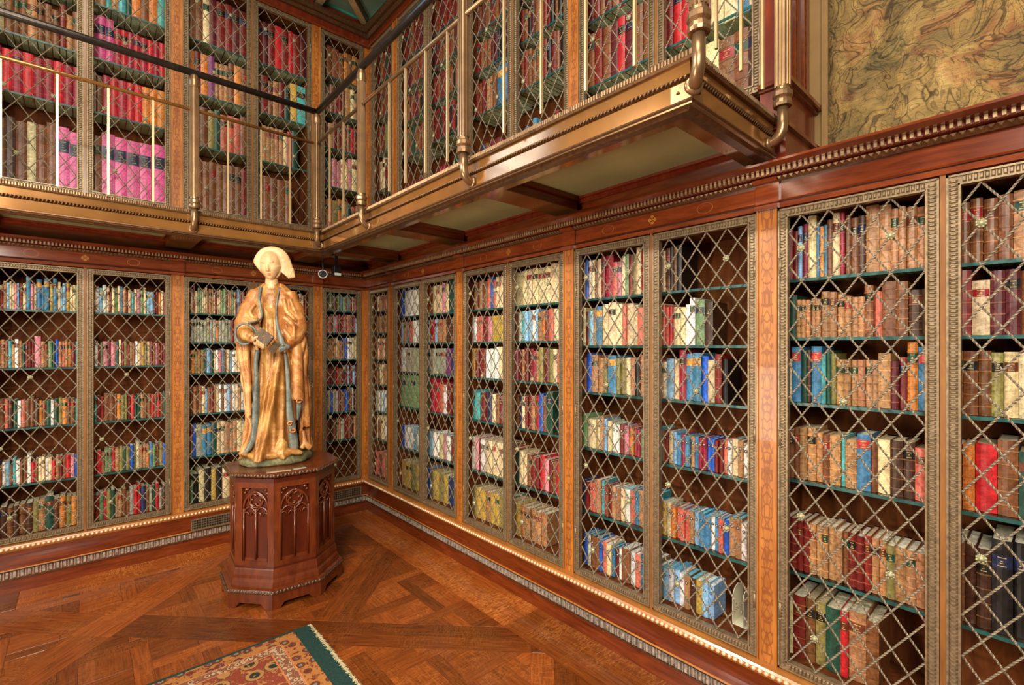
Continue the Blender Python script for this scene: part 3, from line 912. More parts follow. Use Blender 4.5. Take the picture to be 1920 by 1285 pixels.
def bookcase(side, left, width, tier, label, shelves, ndoors, pil_left=True, corner=None, pil_right=False):
    """left = position along the wall of the left edge as seen from the room"""
    lower = tier == 'lower'
    z0, z1 = (0.312, 2.086) if lower else (2.58, 4.418)
    back = 0.0 if lower else US
    if side == 'left': loc, rz = (left, back, z0), 0.0
    else: loc, rz = (back, -left, z0), -math.pi/2
    t = empty('bookcase', loc, rz)
    tag(t, label, 'bookcase', 'lattice door bookcases of the %s tier' % tier)
    H = z1-z0; D = 0.31 if lower else 0.285
    def part(name, me, mat, x=0, y=0, z=0, parent=None):
        o = link(name, me, M[mat], parent or t); o.location = (x, y, z); return o
    w = round(width, 4)
    we = w if corner == 'right' else w-0.038
    part('back_panel', cached(('bk', we, tier), lambda: boxmesh('back_panel', 0, D, 0, we, D+0.02, H)), 'case_in')
    part('side_panel', cached(('sd', tier), lambda: boxmesh('side_panel', 0.0, 0.02, 0, 0.022, D, H)), 'case_in')
    part('side_panel', cached(('sd', tier), None), 'case_in', we-0.022)
    part('bottom_board', cached(('bt', we, tier), lambda: boxmesh('bottom_board', 0.022, 0.02, 0, we-0.022, D, 0.028)), 'case_in')
    part('top_board', cached(('tp', we, tier), lambda: boxmesh('top_board', 0.022, 0.02, H-0.02, we-0.022, D, H)), 'case_in')
    for zs in shelves:
        s = part('shelf', cached(('sh', we, tier), lambda: boxmesh('shelf', 0.023, 0.046, -0.010, we-0.023, 0.30 if lower else 0.28, 0.0)), 'glass', 0, 0, zs-z0)
        part('shelf_edge', cached(('se', we), lambda: boxmesh('shelf_edge', 0.023, 0.042, -0.011, we-0.023, 0.046, 0.0005)), 'glass_edge', parent=s)
    hp = 0.0375
    def pil():
        b = MB()
        b.box(-hp, -0.014, 0, hp, 0.03, H)
        for (x0, x1) in ((-hp, -hp+0.006), (hp-0.006, hp)): b.box(x0, -0.019, 0, x1, -0.013, H)
        return b.mesh('pilaster', recalc=False)
    if pil_left: part('pilaster', cached(('pi', tier), pil), 'pilaster')
    if pil_right: part('pilaster', cached(('pi', tier), pil), 'pilaster', w)
    x0, x1 = hp, w-hp
    if corner == 'left':
        part('corner_pilaster', cached(('cp', tier), lambda: boxmesh('corner_pilaster', 0.0, 0.0, 0, 0.062, 0.04, H)), 'pilaster'); x0 = 0.062
    if corner == 'right':
        part('corner_pilaster', cached(('cp2', tier), lambda: boxmesh('corner_pilaster', -0.062, -0.0, 0, 0.0, 0.04, H)), 'pilaster', w); x1 = w-0.062
    gap = 0.012 if ndoors == 2 else 0
    W = (x1-x0-gap)/ndoors - 0.004
    dH = H-0.012
    frame, beading, bars, rme, nodes, hme = door_meshes(W, dH, not lower)
    for d in range(ndoors):
        xd = x0+0.002+d*(W+gap+0.004)
        dr = part('door', frame, 'bronze', xd, 0.0, 0.006)
        tag(part('frame_beading', beading, 'bronze', parent=dr), kind='stuff')
        for bme in bars: part('lattice_bar', bme, 'lattice', parent=dr)
        for nx, nz in nodes: part('rosette', rme, 'rosette', nx, 0, nz, parent=dr)
        hx = 0.008 if d == 0 else W-0.008
        for hz in (0.22, dH*0.5, dH-0.22): part('hinge', hme, 'bronze', hx, 0, hz, parent=dr)
    if ndoors == 2:
        part('mullion', cached(('mu', tier), lambda: boxmesh('mullion', -0.007, -0.012, 0, 0.007, 0.02, H)), 'mullion', (x0+x1)/2)
    return t

SH = {'R': [1.812, 1.586, 1.336, 1.037, 0.680], 'R3': [1.812, 1.557, 1.303, 0.998, 0.650],
      'L3': [1.79, 1.415, 1.030, 0.668], 'L2': [1.81, 1.585, 1.345, 1.032, 0.700],
      'C': [1.885, 1.683, 1.435, 1.20, 0.950, 0.690],
      'UL3': [3.19, 3.57, 3.95], 'UL2': [3.125, 3.53, 3.945], 'UC': [3.035, 3.39, 3.72, 4.05],
      'UR2': [3.195, 3.50, 3.785, 4.05], 'UR3': [2.99, 3.35, 3.70, 4.05]}
BAYS = {   # key: side, left edge, width, tier, label, shelf set, doors
 'L4': ('left', LP[3], 1.03, 'lower', 'lower bookcase at the far left end of the left wall', 'L3', 2, {}),
 'L3': ('left', LP[2], 1.03, 'lower', 'lower bookcase at the left picture edge, under the pink volumes', 'L3', 2, {}),
 'L2': ('left', LP[1], 1.03, 'lower', 'lower bookcase directly behind the gilded statue', 'L2', 2, {}),
 'LC': ('left', LP[0], 0.465, 'lower', 'narrow lower bookcase of the left wall in the corner', 'C', 1, {'corner': 'right'}),
 'RC': ('right', 0.0, 0.505, 'lower', 'narrow lower bookcase of the right wall in the corner', 'C', 1, {'pil_left': False, 'corner': 'left'}),
 'R1': ('right', RP[0], 1.033, 'lower', 'lower bookcase with grey and green sets, first after the corner', 'R', 2, {}),
 'R2': ('right', RP[1], 1.033, 'lower', 'lower bookcase on the right wall with a big green volume', 'R', 2, {}),
 'R3': ('right', RP[2], 1.033, 'lower', 'lower bookcase with half-empty shelves and bare wood back', 'R3', 2, {}),
 'R4': ('right', RP[3], 1.033, 'lower', 'lower bookcase at the right picture edge, below the tapestry', 'R', 2, {'pil_right': True}),
 'UL3': ('left', LP[2], 1.03, 'upper', 'upper bookcase at the left picture edge with pink volumes', 'UL3', 2, {}),
 'UL2': ('left', LP[1], 1.03, 'upper', 'upper bookcase above the statue with red volumes', 'UL2', 2, {}),
 'ULC': ('left', LP[0], 0.465+US, 'upper', 'narrow upper bookcase of the left wall in the corner', 'UC', 1, {'corner': 'right'}),
 'URC': ('right', -US, 0.505+US, 'upper', 'narrow upper bookcase of the right wall in the corner', 'UC', 1, {'pil_left': False, 'corner': 'left'}),
 'UR1': ('right', RP[0], 1.033, 'upper', 'upper bookcase on the right wall, first after the corner', 'UR2', 2, {}),
 'UR2': ('right', RP[1], 1.033, 'upper', 'upper bookcase in the middle of the right gallery', 'UR2', 2, {}),
 'UR3': ('right', RP[2], 1.033, 'upper', 'upper bookcase beside the mahogany pier and tapestry', 'UR3', 2, {}),
}
case_obj = {}
for key, (side, left, width, tier, lab, shk, nd, kw) in BAYS.items():
    case_obj[key] = bookcase(side, left, width, tier, lab, SH[shk], nd, **kw)
# ================================================================== books
def lin(r, g, b):
    f = lambda c: (c/255/12.92) if c <= 10 else ((c/255+0.055)/1.055)**2.4
    return (f(r), f(g), f(b))
BC = {k: (lin(*v), n) for k, (v, n) in {
 'r': ((124,36,30), 'dark red'), 'R': ((200,36,44), 'bright red'), 'c': ((156,32,54), 'crimson'), 'm': ((90,28,32), 'maroon'),
 't': ((178,128,84), 'tan'), 'b': ((128,78,44), 'brown'), 'B': ((78,46,30), 'dark brown'), 'k': ((26,23,22), 'black'),
 'n': ((42,54,98), 'navy'), 'u': ((68,128,168), 'steel blue'), 'U': ((36,92,200), 'royal blue'), 'l': ((138,188,222), 'light blue'),
 'g': ((122,156,106), 'sage green'), 'G': ((34,74,58), 'dark green'), 'o': ((210,128,54), 'orange'), 'y': ((208,170,78), 'ochre yellow'),
 'w': ((240,238,230), 'white'), 'e': ((230,206,158), 'cream'), 'p': ((220,136,150), 'pale pink'), 'P': ((214,84,140), 'bright pink'),
 's': ((212,106,86), 'salmon'), 'v': ((124,64,120), 'purple'), 'a': ((168,168,148), 'grey'), 'h': ((140,128,70), 'olive'), 'T': ((82,166,168), 'teal')}.items()}
LEATHER = set('rcmtbBo')
rng = random.Random(11)
def gen(pal, n, h=(3, 6), w=(4, 6)):
    return ' '.join('%s%d%d' % (rng.choice(pal), rng.randint(*w), rng.randint(*h)) for _ in range(n))
# rows are listed from the top shelf down; every token is colour, width (half centimetres), height step
# row = (tokens, share of the door width that is filled or None, row height in metres or None, blue paper tops)
def row(tok, fill=1.0, h=None, blue=False): return (tok, fill, h, blue)
ROWS = {}
ROWS['R4', 0] = [row('r45 r45 r45 l36 c46 e69 u36 o35 u35 b46 e58 c48 b47 b66 B56 t98 t98 t56 t56 t66 t76 t66'),
  row('b53 G85 t43 t43 t43 t43 t43 t65 t65 t64 t53 t53 t53 b66 s54 b97 b97 B84 B84 b34'),
  row('m44 e33 u87 G56 B36 u97 T45 G46 h45 t53 t53 t53 t53 t53 t53 t95 m53 r54 o79 u97 m34'),
  row('e44 b55 b46 t66 t66 t55 b55 t95 T45 t84 u96 b44 e85 B85 B85 s84 r64', 1, 0.235),
  row('r57 r57 r57 r57 t57 t57 t57 t57 t57 b57 r57 r57 r57 t57 t57 h66 t66 t66 t66 n66', 1, 0.215),
  row('e65 r87 b77 h77 G97 R47 t98 b77', 0.66, 0.265)]
ROWS['R4', 1] = [row('B87 b65 b65 b65 b65 t96 t96 b65', None), row('h64 r99 e85 m68 m68 b77 b77 t66', None),
  row('b53 b66 b66 b66 h66 e66 e66 h78 b66', None), row('b55 m66 o66 R97 b98 G96 b76 m77', None, 0.24),
  row('B66 b66 B66 B66 k99 k69', None, 0.29), row('', None)]
ROWS['R3', 0] = [row('b46 U37 w46 e46 b45 e46 r47 c97 s64 p54 e46 g46 r46 h46 e58 c67 e56 b66'),
  row('e57 r45 l65 t45 u97 e77 e88 e87 s47 e87 e76 s75 t66 t66'),
  row('b55 U67 t76 t75 h55 u96 h55 h65 e55 t65 k54 t56 b76 b66'),
  row('g66 e64 e64 e64 t56 l45 e54 w53 w53 r53 p53 o52 r52 c52 g52 y52 t64', 1, 0.21, True),
  row('n54 r54 s64 s64 t86 T56 c44 b44 r44 t75 t75 e65 w65 s65 u65 t96 t96 T76', 1, 0.21, True),
  row('U55 w55 b76 b66 U55 s65 e65 u44 r44 w44 b96 w65 s65 u65 u65 t65', 1, 0.205, True)]
ROWS['R3', 1] = [row('b66 e55 b66 k46 b66 k76', 0.27), row('e56 s45 s44 R44 e54 e54 e54 w45 w57 g86 B95', 0.58),
  row('t44 e54 l75 e55 c69 u97 u97 U76 e75 r67 k55', 0.72),
  row('T56 t55 r55 e55 l55 u64 c54 u64 t54 u54 c54 c54 U54 U54 r54 r54 s54 w54 e65 t65 w54 r54 e54', 1, 0.19, True),
  row('u65 y65 e65 o64 s64 s64 s64 t64 l64 u64 u64 w54 u54 s54 U54 t76 t76 w65 s55 U55', 1, 0.195, True),
  row('g65 l65 w65 l76 w65 t65 B65 y65 l65 l65', 0.60, 0.19, True)]
ROWS['R2', 0] = [row('m56 b55 b46 t45 b55 s56 U47 s45 e46 e46 e46 T57 e57 e57'), row('w56 s55 s46 r66 p55 y96 y96 e77'),
  row('y56 r55 r56 r46 w56 w56 w57 e57 s55 s45 p55'), row('T66 T65 r65 m55 n55 e55 b55 r55 r55 s55 b55', 1, 0.24),
  row('w57 p57 r57 w57 e57 e57 e57 e57 e57 t57 b56 s56', 1, 0.25), row('h66 y66 y66 t66 y66 y66 h66 T66 y66', 1, 0.25)]
ROWS['R2', 1] = [row('e77 e77 e77 e77 e77 e77 e78 e78 e78'), row('b46 w66 T67 l77 l67 w67 l68 t66 o66 r67 s77 e77 w65 U65 o66'),
  row('p46 r45 t66 r67 r56 c55 t55 h67 r66 h66 e66 s55 n76 g75'), row('b55 n55 e55 r55 r66 t56 R56 U67 b56 G99', 0.72, 0.25),
  row('G76 e66 e55 b55 r65 r65 R66 p65 r55 b55 R65 r65 r65', 1, 0.24), row('y66 t65 t65 t65 t65 t65', 0.6, 0.25)]
ROWS['R1', 0] = [row('U79 w77 w77 w77 w77 l55 o68'), row('l66 t66 u66 s66 w87 w87 w87 w86'), row('w87 a86 a86 a86 a86 a86'),
  row('g99 g99 g99 g99 g99', 0.9, 0.27), row('U66 w66 w66 l66 w66 e66 l65', 1, 0.21, True), row('y76 y76 h76 y76 y76 U66', 1, 0.26)]
ROWS['R1', 1] = [row('b66 e77 e77 e77 p68 e77 G99 G99', 0.85), row('R66 l66 t66 t66 B97 o97 m66'), row('a86 a86 a86 v86 n86 n86'),
  row('c99 R77 s66 w66 r66 m66 r66 r66', 1, 0.26), row('l66 w66 w66 e66 p66 w66 r66 B87 t87', 1, 0.22, True), row('h66 y66 h66 y66 n66 n66 n66', 1, 0.26)]
ROWS['RC', 0] = [row(gen('ttbes', 16, (4, 6))) for _ in range(4)] + [row(gen('wael', 14, (4, 6))), row(gen('etbw', 14)), row(gen('tbs', 13), 1, 0.25)]
ROWS['LC', 0] = [row(gen('grrlugt', 15, (4, 7))), row(gen('rsetrlG', 17, (5, 7))), row('a54 a54 a54 t54 t54 t54 t54 b54 U66 w66 e66 e55'),
  row(gen('rrmbRl', 15, (2, 6))), row(gen('bbkraRUb', 14, (4, 6))), row(gen('bbBrat', 16, (4, 6))), row('', 0.0)]
ROWS['L2', 0] = [row(gen('etresgle', 21, (4, 6))), row('k66 t65 a66 a66 a66 a66 a66 a66 a66 a66 a66 r66 o66 w66 w66'),
  row('t54 b54 o55 o65 t65 h65 l76 G65 w65 p65 b54 e65 w65 e65 l65 U54'), row('t65 t66 b66 t66 t66 e66 b65 r65 e66 w66 w66 l66 w66 e66 w66 w66', 1, 0.25),
  row('g76 c77 U57 a97 u87 G87 e88 t77 t77 e88 b66', 1, 0.27), row('y77 g77 e77 k77 k77 e76 r66 b66', 1, 0.28)]
ROWS['L2', 1] = [row(gen('rgebs', 19, (4, 6))), row(gen('rtbe', 17)), row(gen('wte', 16)), row(gen('brt', 16), 1, 0.25), row(gen('rbo', 15), 1, 0.25), row('', 0)]
ROWS['L3', 0] = [row('e55 r55 e56 t55 t55 l44 e44 p44 r54 e44 p44 e44 u34 u88 u78 e56 l56 y66 e55 g55', 1, 0.225),
  row('t54 r54 U66 t54 b54 T54 w55 t44 r44 r54 p87 t54 g54 G54 t54 s54 o54 r54 b54', 1, 0.23),
  row('b65 b65 r55 b66 B66 G66 s65 b65 B65 o54 G64 w54 h55 o65 b65 T54', 1, 0.22),
  row('b44 e44 b44 U44 w44 l44 T46 w44 b55 w48 b44 e44 w44 e44 t44 r54 R54 p54 p54', 1, 0.2),
  row('m55 m55 B66 b55 b66 B66 t67 G88 o67 h66 b56', 1, 0.23)]
ROWS['L3', 1] = [row('e55 e55 e56 w55 w66 e55 e55 g55 u46 t55 e54 T53 p55 g54 l64 l64 r44 o54 r44', 1, 0.225),
  row('r54 r54 r44 w65 g44 p85 p85 G65 r54 h65 t65 b54 e64 y65 e55 r65 p54 r54 r54', 1, 0.22),
  row('b65 b65 T65 r66 b97 b97 o66 h65 r65 R65 G65 t65 b65 R65 R65 b65', 1, 0.215),
  row('G55 t55 r55 R55 g56 g55 t55 h55 h55 U56 e58 t55 o55 u56 b56 h56', 1, 0.2),
  row('o55 G67 r56 g57 h57 G68 t56 b67 a56 R57 n67 b56 G57 R58 B56', 1, 0.21)]
ROWS['L4', 0] = [row(gen('etrlbg', 18), 1, 0.22) for _ in range(5)]
ROWS['L4', 1] = [row(gen('etrlbg', 18), 1, 0.22) for _ in range(5)]
# upper tier (lists also run from the top down)
ROWS['UL3', 0] = [row(gen('hbtGb', 11, (5, 8), (6, 9))), row(gen('bmbrth', 12, (4, 7), (5, 8)), 1, 0.33), row('c87 c87 R87 c87 R87 c87 c87 R87 c87 c87', 1, 0.31),
  row('b87 b87 B87 b87 e67 b87 b88 P98 P97', 1, 0.46)]
ROWS['UL3', 1] = [row(gen('otbGT', 11, (5, 8), (6, 8))), row('m66 P88 P88 P88 c75 R75 c75 R75 c75 R75 c75 R75', 1, 0.33), row('R66 w67 b66 c87 R87 c87 R87 R87 o87 o87 o87', 1, 0.31),
  row('b67 b67 P98 P98 P98 P98 P98', 1, 0.47)]
ROWS['UL2', 0] = [row('b87 b77 b77 e77 m77 r87 r87 m77 r87', 1, 0.42), row('s77 o87 r87 o87 v77 t65 t65 t65 b77 o87 b77', 1, 0.37),
  row('b77 k66 r55 b87 h66 G67 s76 s66 s66 b77', 1, 0.36), row('r87 b87 b77 b77 b77 b77 b77 b77 b77 r77', 1, 0.46)]
ROWS['UL2', 1] = [row('r87 r87 m77 r87 R77 r87 R67 r87 m77', 1, 0.42), row('o77 b66 r77 b55 t66 r66 G65 y77 T98', 1, 0.37),
  row('r77 r66 r55 t66 t66 t66 t66 t66 e65 R66 G87', 0.85, 0.36), row('b77 b77 b77 b77 b77 b77', 0.75, 0.44)]
ROWS['ULC', 0] = [row(gen('bbto', 9, (5, 6), (5, 8))), row(gen('ekbtr', 11, (4, 7))), row(gen('rRbtb', 12, (4, 6))), row(gen('reGpr', 10, (4, 7))), row(gen('sthGo', 9, (5, 7), (5, 8)), 1, 0.36)]
ROWS['URC', 0] = [row(gen('bmGr', 10, (5, 7))), row(gen('rmbr', 11, (4, 7))), row(gen('rbhr', 12, (4, 6))), row(gen('eTrb', 10, (4, 7))), row(gen('rbm', 9, (5, 7), (5, 8)), 1, 0.36)]
for k_, n_ in (('UR1', 0), ('UR1', 1), ('UR2', 0), ('UR2', 1)):
    ROWS[k_, n_] = [row(gen('rmrb', 13, (5, 7))), row(gen('rmbrb', 14, (5, 8), (4, 6))), row(gen('rbmbrk', 14, (5, 7))), row(gen('rbbtG' if n_ == 0 else 'krbr', 13, (5, 7))), row(gen('rrbtb' if k_ == 'UR1' else 'rrbun', 11, (4, 7), (5, 8)), 1, 0.42)]
ROWS['UR2', 0][3] = row('r66 b66 r66 t66 t76 b66 u98 u97 U98 b66 r66'); ROWS['UR1', 1][4] = row('r67 r66 c67 c67 t66 t66 e57 G88 G98 g98', 1, 0.42)
ROWS['UR3', 0] = [row(gen('rmb', 11, (5, 7), (5, 8))), row(gen('rbt', 11, (5, 7), (5, 8))), row(gen('rmb', 11, (5, 7), (5, 8))), row('b87 r87 b87 m77 R67 m87 b77 b77 b77', 1, 0.34), row('G98 u98 b87 t87 r87', 1, 0.35)]
ROWS['UR3', 1] = [row(gen('ermb', 10, (5, 7), (5, 8))), row(gen('rrmR', 10, (5, 7), (5, 8))), row(gen('erc', 10, (5, 7), (5, 8))), row('r77 R66 R66 c66 r77 e88 e88 u77 e77', 1, 0.34), row('e88 e88 e98 e98 b87 b87 B87', 1, 0.35)]

def spine_pts(w, rnd, d):
    """plan outline, spine towards -Y: rounded front then straight boards"""
    n = 5; pts = []
    for i in range(n):
        t = -1 + 2*i/(n-1)
        pts.append((t*w/2, -rnd*(1-t*t)))
    return pts
def book_geom(cov, pag, lab, w, h, d, col, pagecol, bands, bandcol, label, dot):
    rnd = min(0.006, w*0.22) if bands or w < 0.05 else 0.003
    sp = spine_pts(w, rnd, d)
    out = sp + [(w/2, d), (-w/2, d)]
    n = len(out)
    th = min(0.0022, w*0.18)
    inn = [(x*(1-2*th/w), y+th) for x, y in sp] + [(w/2-th, d), (-w/2+th, d)]
    vs = [(x, y, 0) for x, y in out] + [(x, y, h) for x, y in out] + [(x, y, h) for x, y in inn] + [(x, y, h-0.004) for x, y in inn]
    fs = [(i, (i+1) % n, n+(i+1) % n, n+i) for i in range(n)]
    fs += [(n+i, n+(i+1) % n, 2*n+(i+1) % n, 2*n+i) for i in range(n)]
    fs += [(2*n+i, 2*n+(i+1) % n, 3*n+(i+1) % n, 3*n+i) for i in range(n)]
    b0 = len(vs)
    vs += [(x, y, 0) for x, y in inn]
    fs += [(i, b0+i, b0+(i+1) % n, (i+1) % n) for i in range(n)]
    cov.add(vs, fs, col)

    pag.add([(x, y, 0.0004) for x, y in inn]+[(x, y, h-0.0039) for x, y in inn], [tuple(range(n-1, -1, -1)), tuple(range(n, 2*n))]+[(i, (i+1) % n, n+(i+1) % n, n+i) for i in range(n)], pagecol)
    def strip(m, z0, z1, pr, c, kx=1.0):
        k = len(sp)
        v = [(x*kx*(1+pr*2/w), y*1.0-pr, z) for z in (z0, z1) for x, y in sp]
        v += [(x*kx, y+0.0005, z) for z in (z0, z1) for x, y in sp]
        f = [(i, i+1, k+i+1, k+i) for i in range(k-1)] + [(2*k+i, 2*k+i+1, i+1, i) for i in range(k-1)] + [(k+i, k+i+1, 3*k+i+1, 3*k+i) for i in range(k-1)]
        m.add(v, f, c)
    for b in bands:
        strip(cov, h*b-0.0016, h*b+0.0016, 0.0014, bandcol)
    if label:
        lc, l0, l1, gilt = label
        strip(lab, h*l0, h*l1, 0.0006, lc, 0.93)
        if gilt:
            m = (l1-l0)*h
            for q, kx in ((0.18, 0.8), (0.40, 0.62), (0.55, 0.5), (0.82, 0.8)):
                z = h*l0+m*q
                strip(lab, z-0.0011, z+0.0011, 0.0009, (0.62, 0.44, 0.14), kx)
    if dot:
        zc, r = h*0.78, min(0.0065, w*0.36)
        ring = [(r*math.cos(2*math.pi*i/10), -rnd-0.0012+0.0001, zc+r*math.sin(2*math.pi*i/10)) for i in range(10)]
        rin = [(0.55*x, -rnd-0.0015, zc+(z-zc)*0.55) for x, y, z in ring]
        lab.add(ring+rin, [(i, (i+1) % 10, 10+(i+1) % 10, 10+i) for i in range(10)], (0.02, 0.02, 0.025))
        lab.add(rin, [tuple(range(10))], (0.6, 0.55, 0.5))

SHELFN = ['top', 'second', 'third', 'fourth', 'fifth', 'sixth', 'seventh']
NICK = {'R4': 'tapestry-side bookcase', 'R3': 'half-empty bookcase', 'R2': 'bookcase with big green volume', 'R1': 'bookcase of grey sets', 'RC': 'right corner case',
        'LC': 'left corner case', 'L2': 'bookcase behind statue', 'L3': 'leftmost lower bookcase', 'UL3': 'leftmost upper bookcase', 'UL2': 'upper bookcase above statue',
        'ULC': 'upper left corner case', 'URC': 'upper right corner case', 'UR1': 'upper case right of corner', 'UR2': 'middle upper right case', 'UR3': 'upper case beside pier', 'L4': 'far left bookcase'}
ORD = lambda i: '%d%s' % (i, 'th' if 10 <= i % 100 <= 20 else {1: 'st', 2: 'nd', 3: 'rd'}.get(i % 10, 'th'))
fwd = Vector((math.sin(R(YAW)), math.cos(R(YAW)), 0)); rgt = Vector((math.cos(R(YAW)), -math.sin(R(YAW)), 0))
def project(p):
    d = p - CAM; z = d.dot(fwd)
    if z < 0.1: return None
    return 960+FPX*d.dot(rgt)/z, 651-FPX*d.z/z, z
BOOKS = []
brng = random.Random(5)
for (key, dn), rows in ROWS.items():
    side, left, width, tier, lab_, shk, nd, kw = BAYS[key]
    lower = tier == 'lower'
    shelves = sorted(SH[shk], reverse=True)
    floor_z = 0.341 if lower else 2.609
    top_z = 2.06 if lower else 4.39
    levels = shelves + [floor_z]
    back = 0.0 if lower else US
    x0, x1 = 0.030, width-0.064
    if kw.get('corner') == 'left': x0 = 0.05
    if kw.get('corner') == 'right': x1 = width-0.05
    if nd == 2:
        mid = (x0+x1)/2
        x0, x1 = (x0, mid-0.002) if dn == 0 else (mid+0.002, x1)
    mat = Matrix.Translation((left, back, 0)) if side == 'left' else Matrix.Translation((back, -left, 0)) @ Matrix.Rotation(-math.pi/2, 4, 'Z')
    for ri, (tok, fill, rh, blue) in enumerate(rows):
        if ri >= len(levels) or not tok: continue
        z = levels[ri] + 0.0012
        gap = (top_z if ri == 0 else levels[ri-1]-0.014) - z
        H = rh or gap
        toks = tok.split()
        if key in ('L3', 'L2', 'LC') and fill == 1.0:       # thin volumes, closely packed
            pool = list(toks); more = []
            for q_, t_ in enumerate(toks):
                more.append(t_)
                if q_ % 2 == 1:
                    s_ = brng.choice(pool); more.append(s_[0]+str(max(3, int(s_[1])-1))+str(max(1, min(9, int(s_[2])+brng.randint(-2, 1)))))
            toks = more
        ws = [int(t[1])*0.005*brng.uniform(0.88, 1.12) for t in toks]
        if fill:
            k = (x1-x0)*fill/sum(ws); ws = [w*k for w in ws]
        x = x0
        for bi, (t, w) in enumerate(zip(toks, ws)):
            if x + w > x1 + 0.0005: break
            h = min(gap-0.006, H*(0.55+0.05*int(t[2]))*brng.uniform(0.975, 1.02))
            d = min(0.195, max(0.11, h*0.72))
            y = 0.070 + brng.uniform(-0.006, 0.010)
            c = mat @ Vector((x+w/2, y, z))
            BOOKS.append(dict(key=key, dn=dn, ri=ri, bi=bi, col=t[0], w=w-0.0012, h=h, d=d, pos=c, rz=0.0 if side == 'left' else -math.pi/2, blue=blue, n=len(toks), nd=nd))
            x += w
def visible_area(b):
    p = project(b['pos'] + Vector((0, 0, b['h']/2)))
    if p is None or not (-5 < p[0] < 1925 and -20 < p[1] < 1300): return 0
    if b['key'][0] == 'U' and b['pos'].z < 2.7: pass
    if b['key'] == 'L2' and 455 < p[0] < 590: return 0
    ax = Vector((1,0,0)) if b['rz'] == 0 else Vector((0,-1,0))
    q0, q1 = project(b['pos']-ax*b['w']/2), project(b['pos']+ax*b['w']/2)
    hh = FPX*b['h']/p[2]
    return abs(q1[0]-q0[0])*hh
for b in BOOKS: b['area'] = visible_area(b)
order = sorted(range(len(BOOKS)), key=lambda i: -BOOKS[i]['area'])
single = set(order[:300])
bulk = MB()
LABCOL = {'red': lin(150,30,35), 'green': lin(30,70,55), 'black': lin(30,28,26), 'navy': lin(28,38,70), 'brown': lin(110,55,35)}
for i, b in enumerate(BOOKS):
    r_ = random.Random(i*7+3)
    base, cname = BC[b['col']]
    k = r_.uniform(0.80, 1.18)
    col = tuple(min(0.95, c*k*r_.uniform(0.93, 1.07)) for c in base)
    if b['blue']: pc = lin(120,205,232) if r_.random() < 0.6 else lin(240,244,240)
    else: pc = lin(*r_.choice([(226,214,186), (205,185,150), (236,228,205)]))
    leather = b['col'] in LEATHER and not b['blue'] and b['h'] > 0.1
    bands = (); bandcol = tuple(c*0.72 for c in col)
    big = b['area'] > 250
    if leather and (i in single or big): bands = (0.14, 0.32, 0.50, 0.68, 0.86)
    if leather and r_.random() < 0.5: bandcol = (min(0.8, col[0]*1.25+0.12), min(0.7, col[1]*1.2+0.07), col[2]*1.1+0.02)
    label = None; ln = None; dot = False
    if b['blue']: dot = b['w'] > 0.009
    elif b['col'] == 'P': label, ln = (LABCOL['navy'], 0.60, 0.80, True), 'navy'
    elif b['col'] == 'u' and b['w'] > 0.022: label, ln = (lin(196,60,52) if b['key'] == 'R4' else lin(214,150,60), 0.74, 0.90, True), 'red' if b['key'] == 'R4' else 'ochre'
    elif b['w'] > 0.012 and r_.random() < (0.55 if leather else 0.32):
        ln = r_.choice(['red', 'green', 'black', 'brown'] if b['col'] in 'tbeyohwa' else ['black', 'brown', 'navy'])
        label = (LABCOL[ln], 0.70, 0.84, True)
    if i in single:
        cov, pag, lb = MB(), MB(), MB()
    else:
        cov = pag = lb = MB()
    book_geom(cov, pag, lb, b['w'], b['h'], b['d'], col, pc, bands, bandcol, label, dot)
    if i in single:
        o = cov.build('book', M['book'], colors=True, recalc=False)
        o.location = b['pos']; o.rotation_euler = (0, 0, b['rz'])
        pag.build('page_edges', M['book'], o, colors=True, recalc=False)
        if lb.f: lb.build('spine_label', M['book'], o, colors=True, recalc=False)
        kindw = 'leather book' if leather else ('small paper-bound book' if b['blue'] else 'cloth book')
        door = (' left door,' if b['dn'] == 0 else ' right door,') if b['nd'] == 2 else ''
        tag(o, '%s %s, %s from left, %s shelf,%s %s' % (cname, kindw, ORD(b['bi']+1), SHELFN[b['ri']], door, NICK[b['key']]), 'book', 'books in the lattice bookcases')
    else:
        m4 = Matrix.Translation(b['pos']) @ Matrix.Rotation(b['rz'], 4, 'Z')
        o_ = len(bulk.v)
        bulk.v += [tuple(m4 @ Vector(v)) for v in cov.v]
        bulk.f += [tuple(j+o_ for j in f) for f in cov.f]; bulk.c += cov.c
ob = bulk.build('books', M['book'], colors=True, recalc=False)
tag(ob, 'rows of smaller and farther bound books filling the remaining shelves', 'books', kind='stuff')
# ================================================================== pedestal
PC = Vector((-1.03, -0.97, 0)); PROT = R(-3.5)
ped = empty('pedestal', PC, PROT)
tag(ped, 'octagonal carved mahogany pedestal with gothic tracery panels under the statue', 'pedestal')
def octa(r): return [(r*math.cos(R(22.5)+k*Q), r*math.sin(R(22.5)+k*Q)) for k in range(8)]
def oct_lathe(name, prof, mat, parent=ped, caps=True):
    b = MB(); b.lathe(prof, 8, a0=R(22.5), caps=caps); return b.build(name, M[mat], parent)
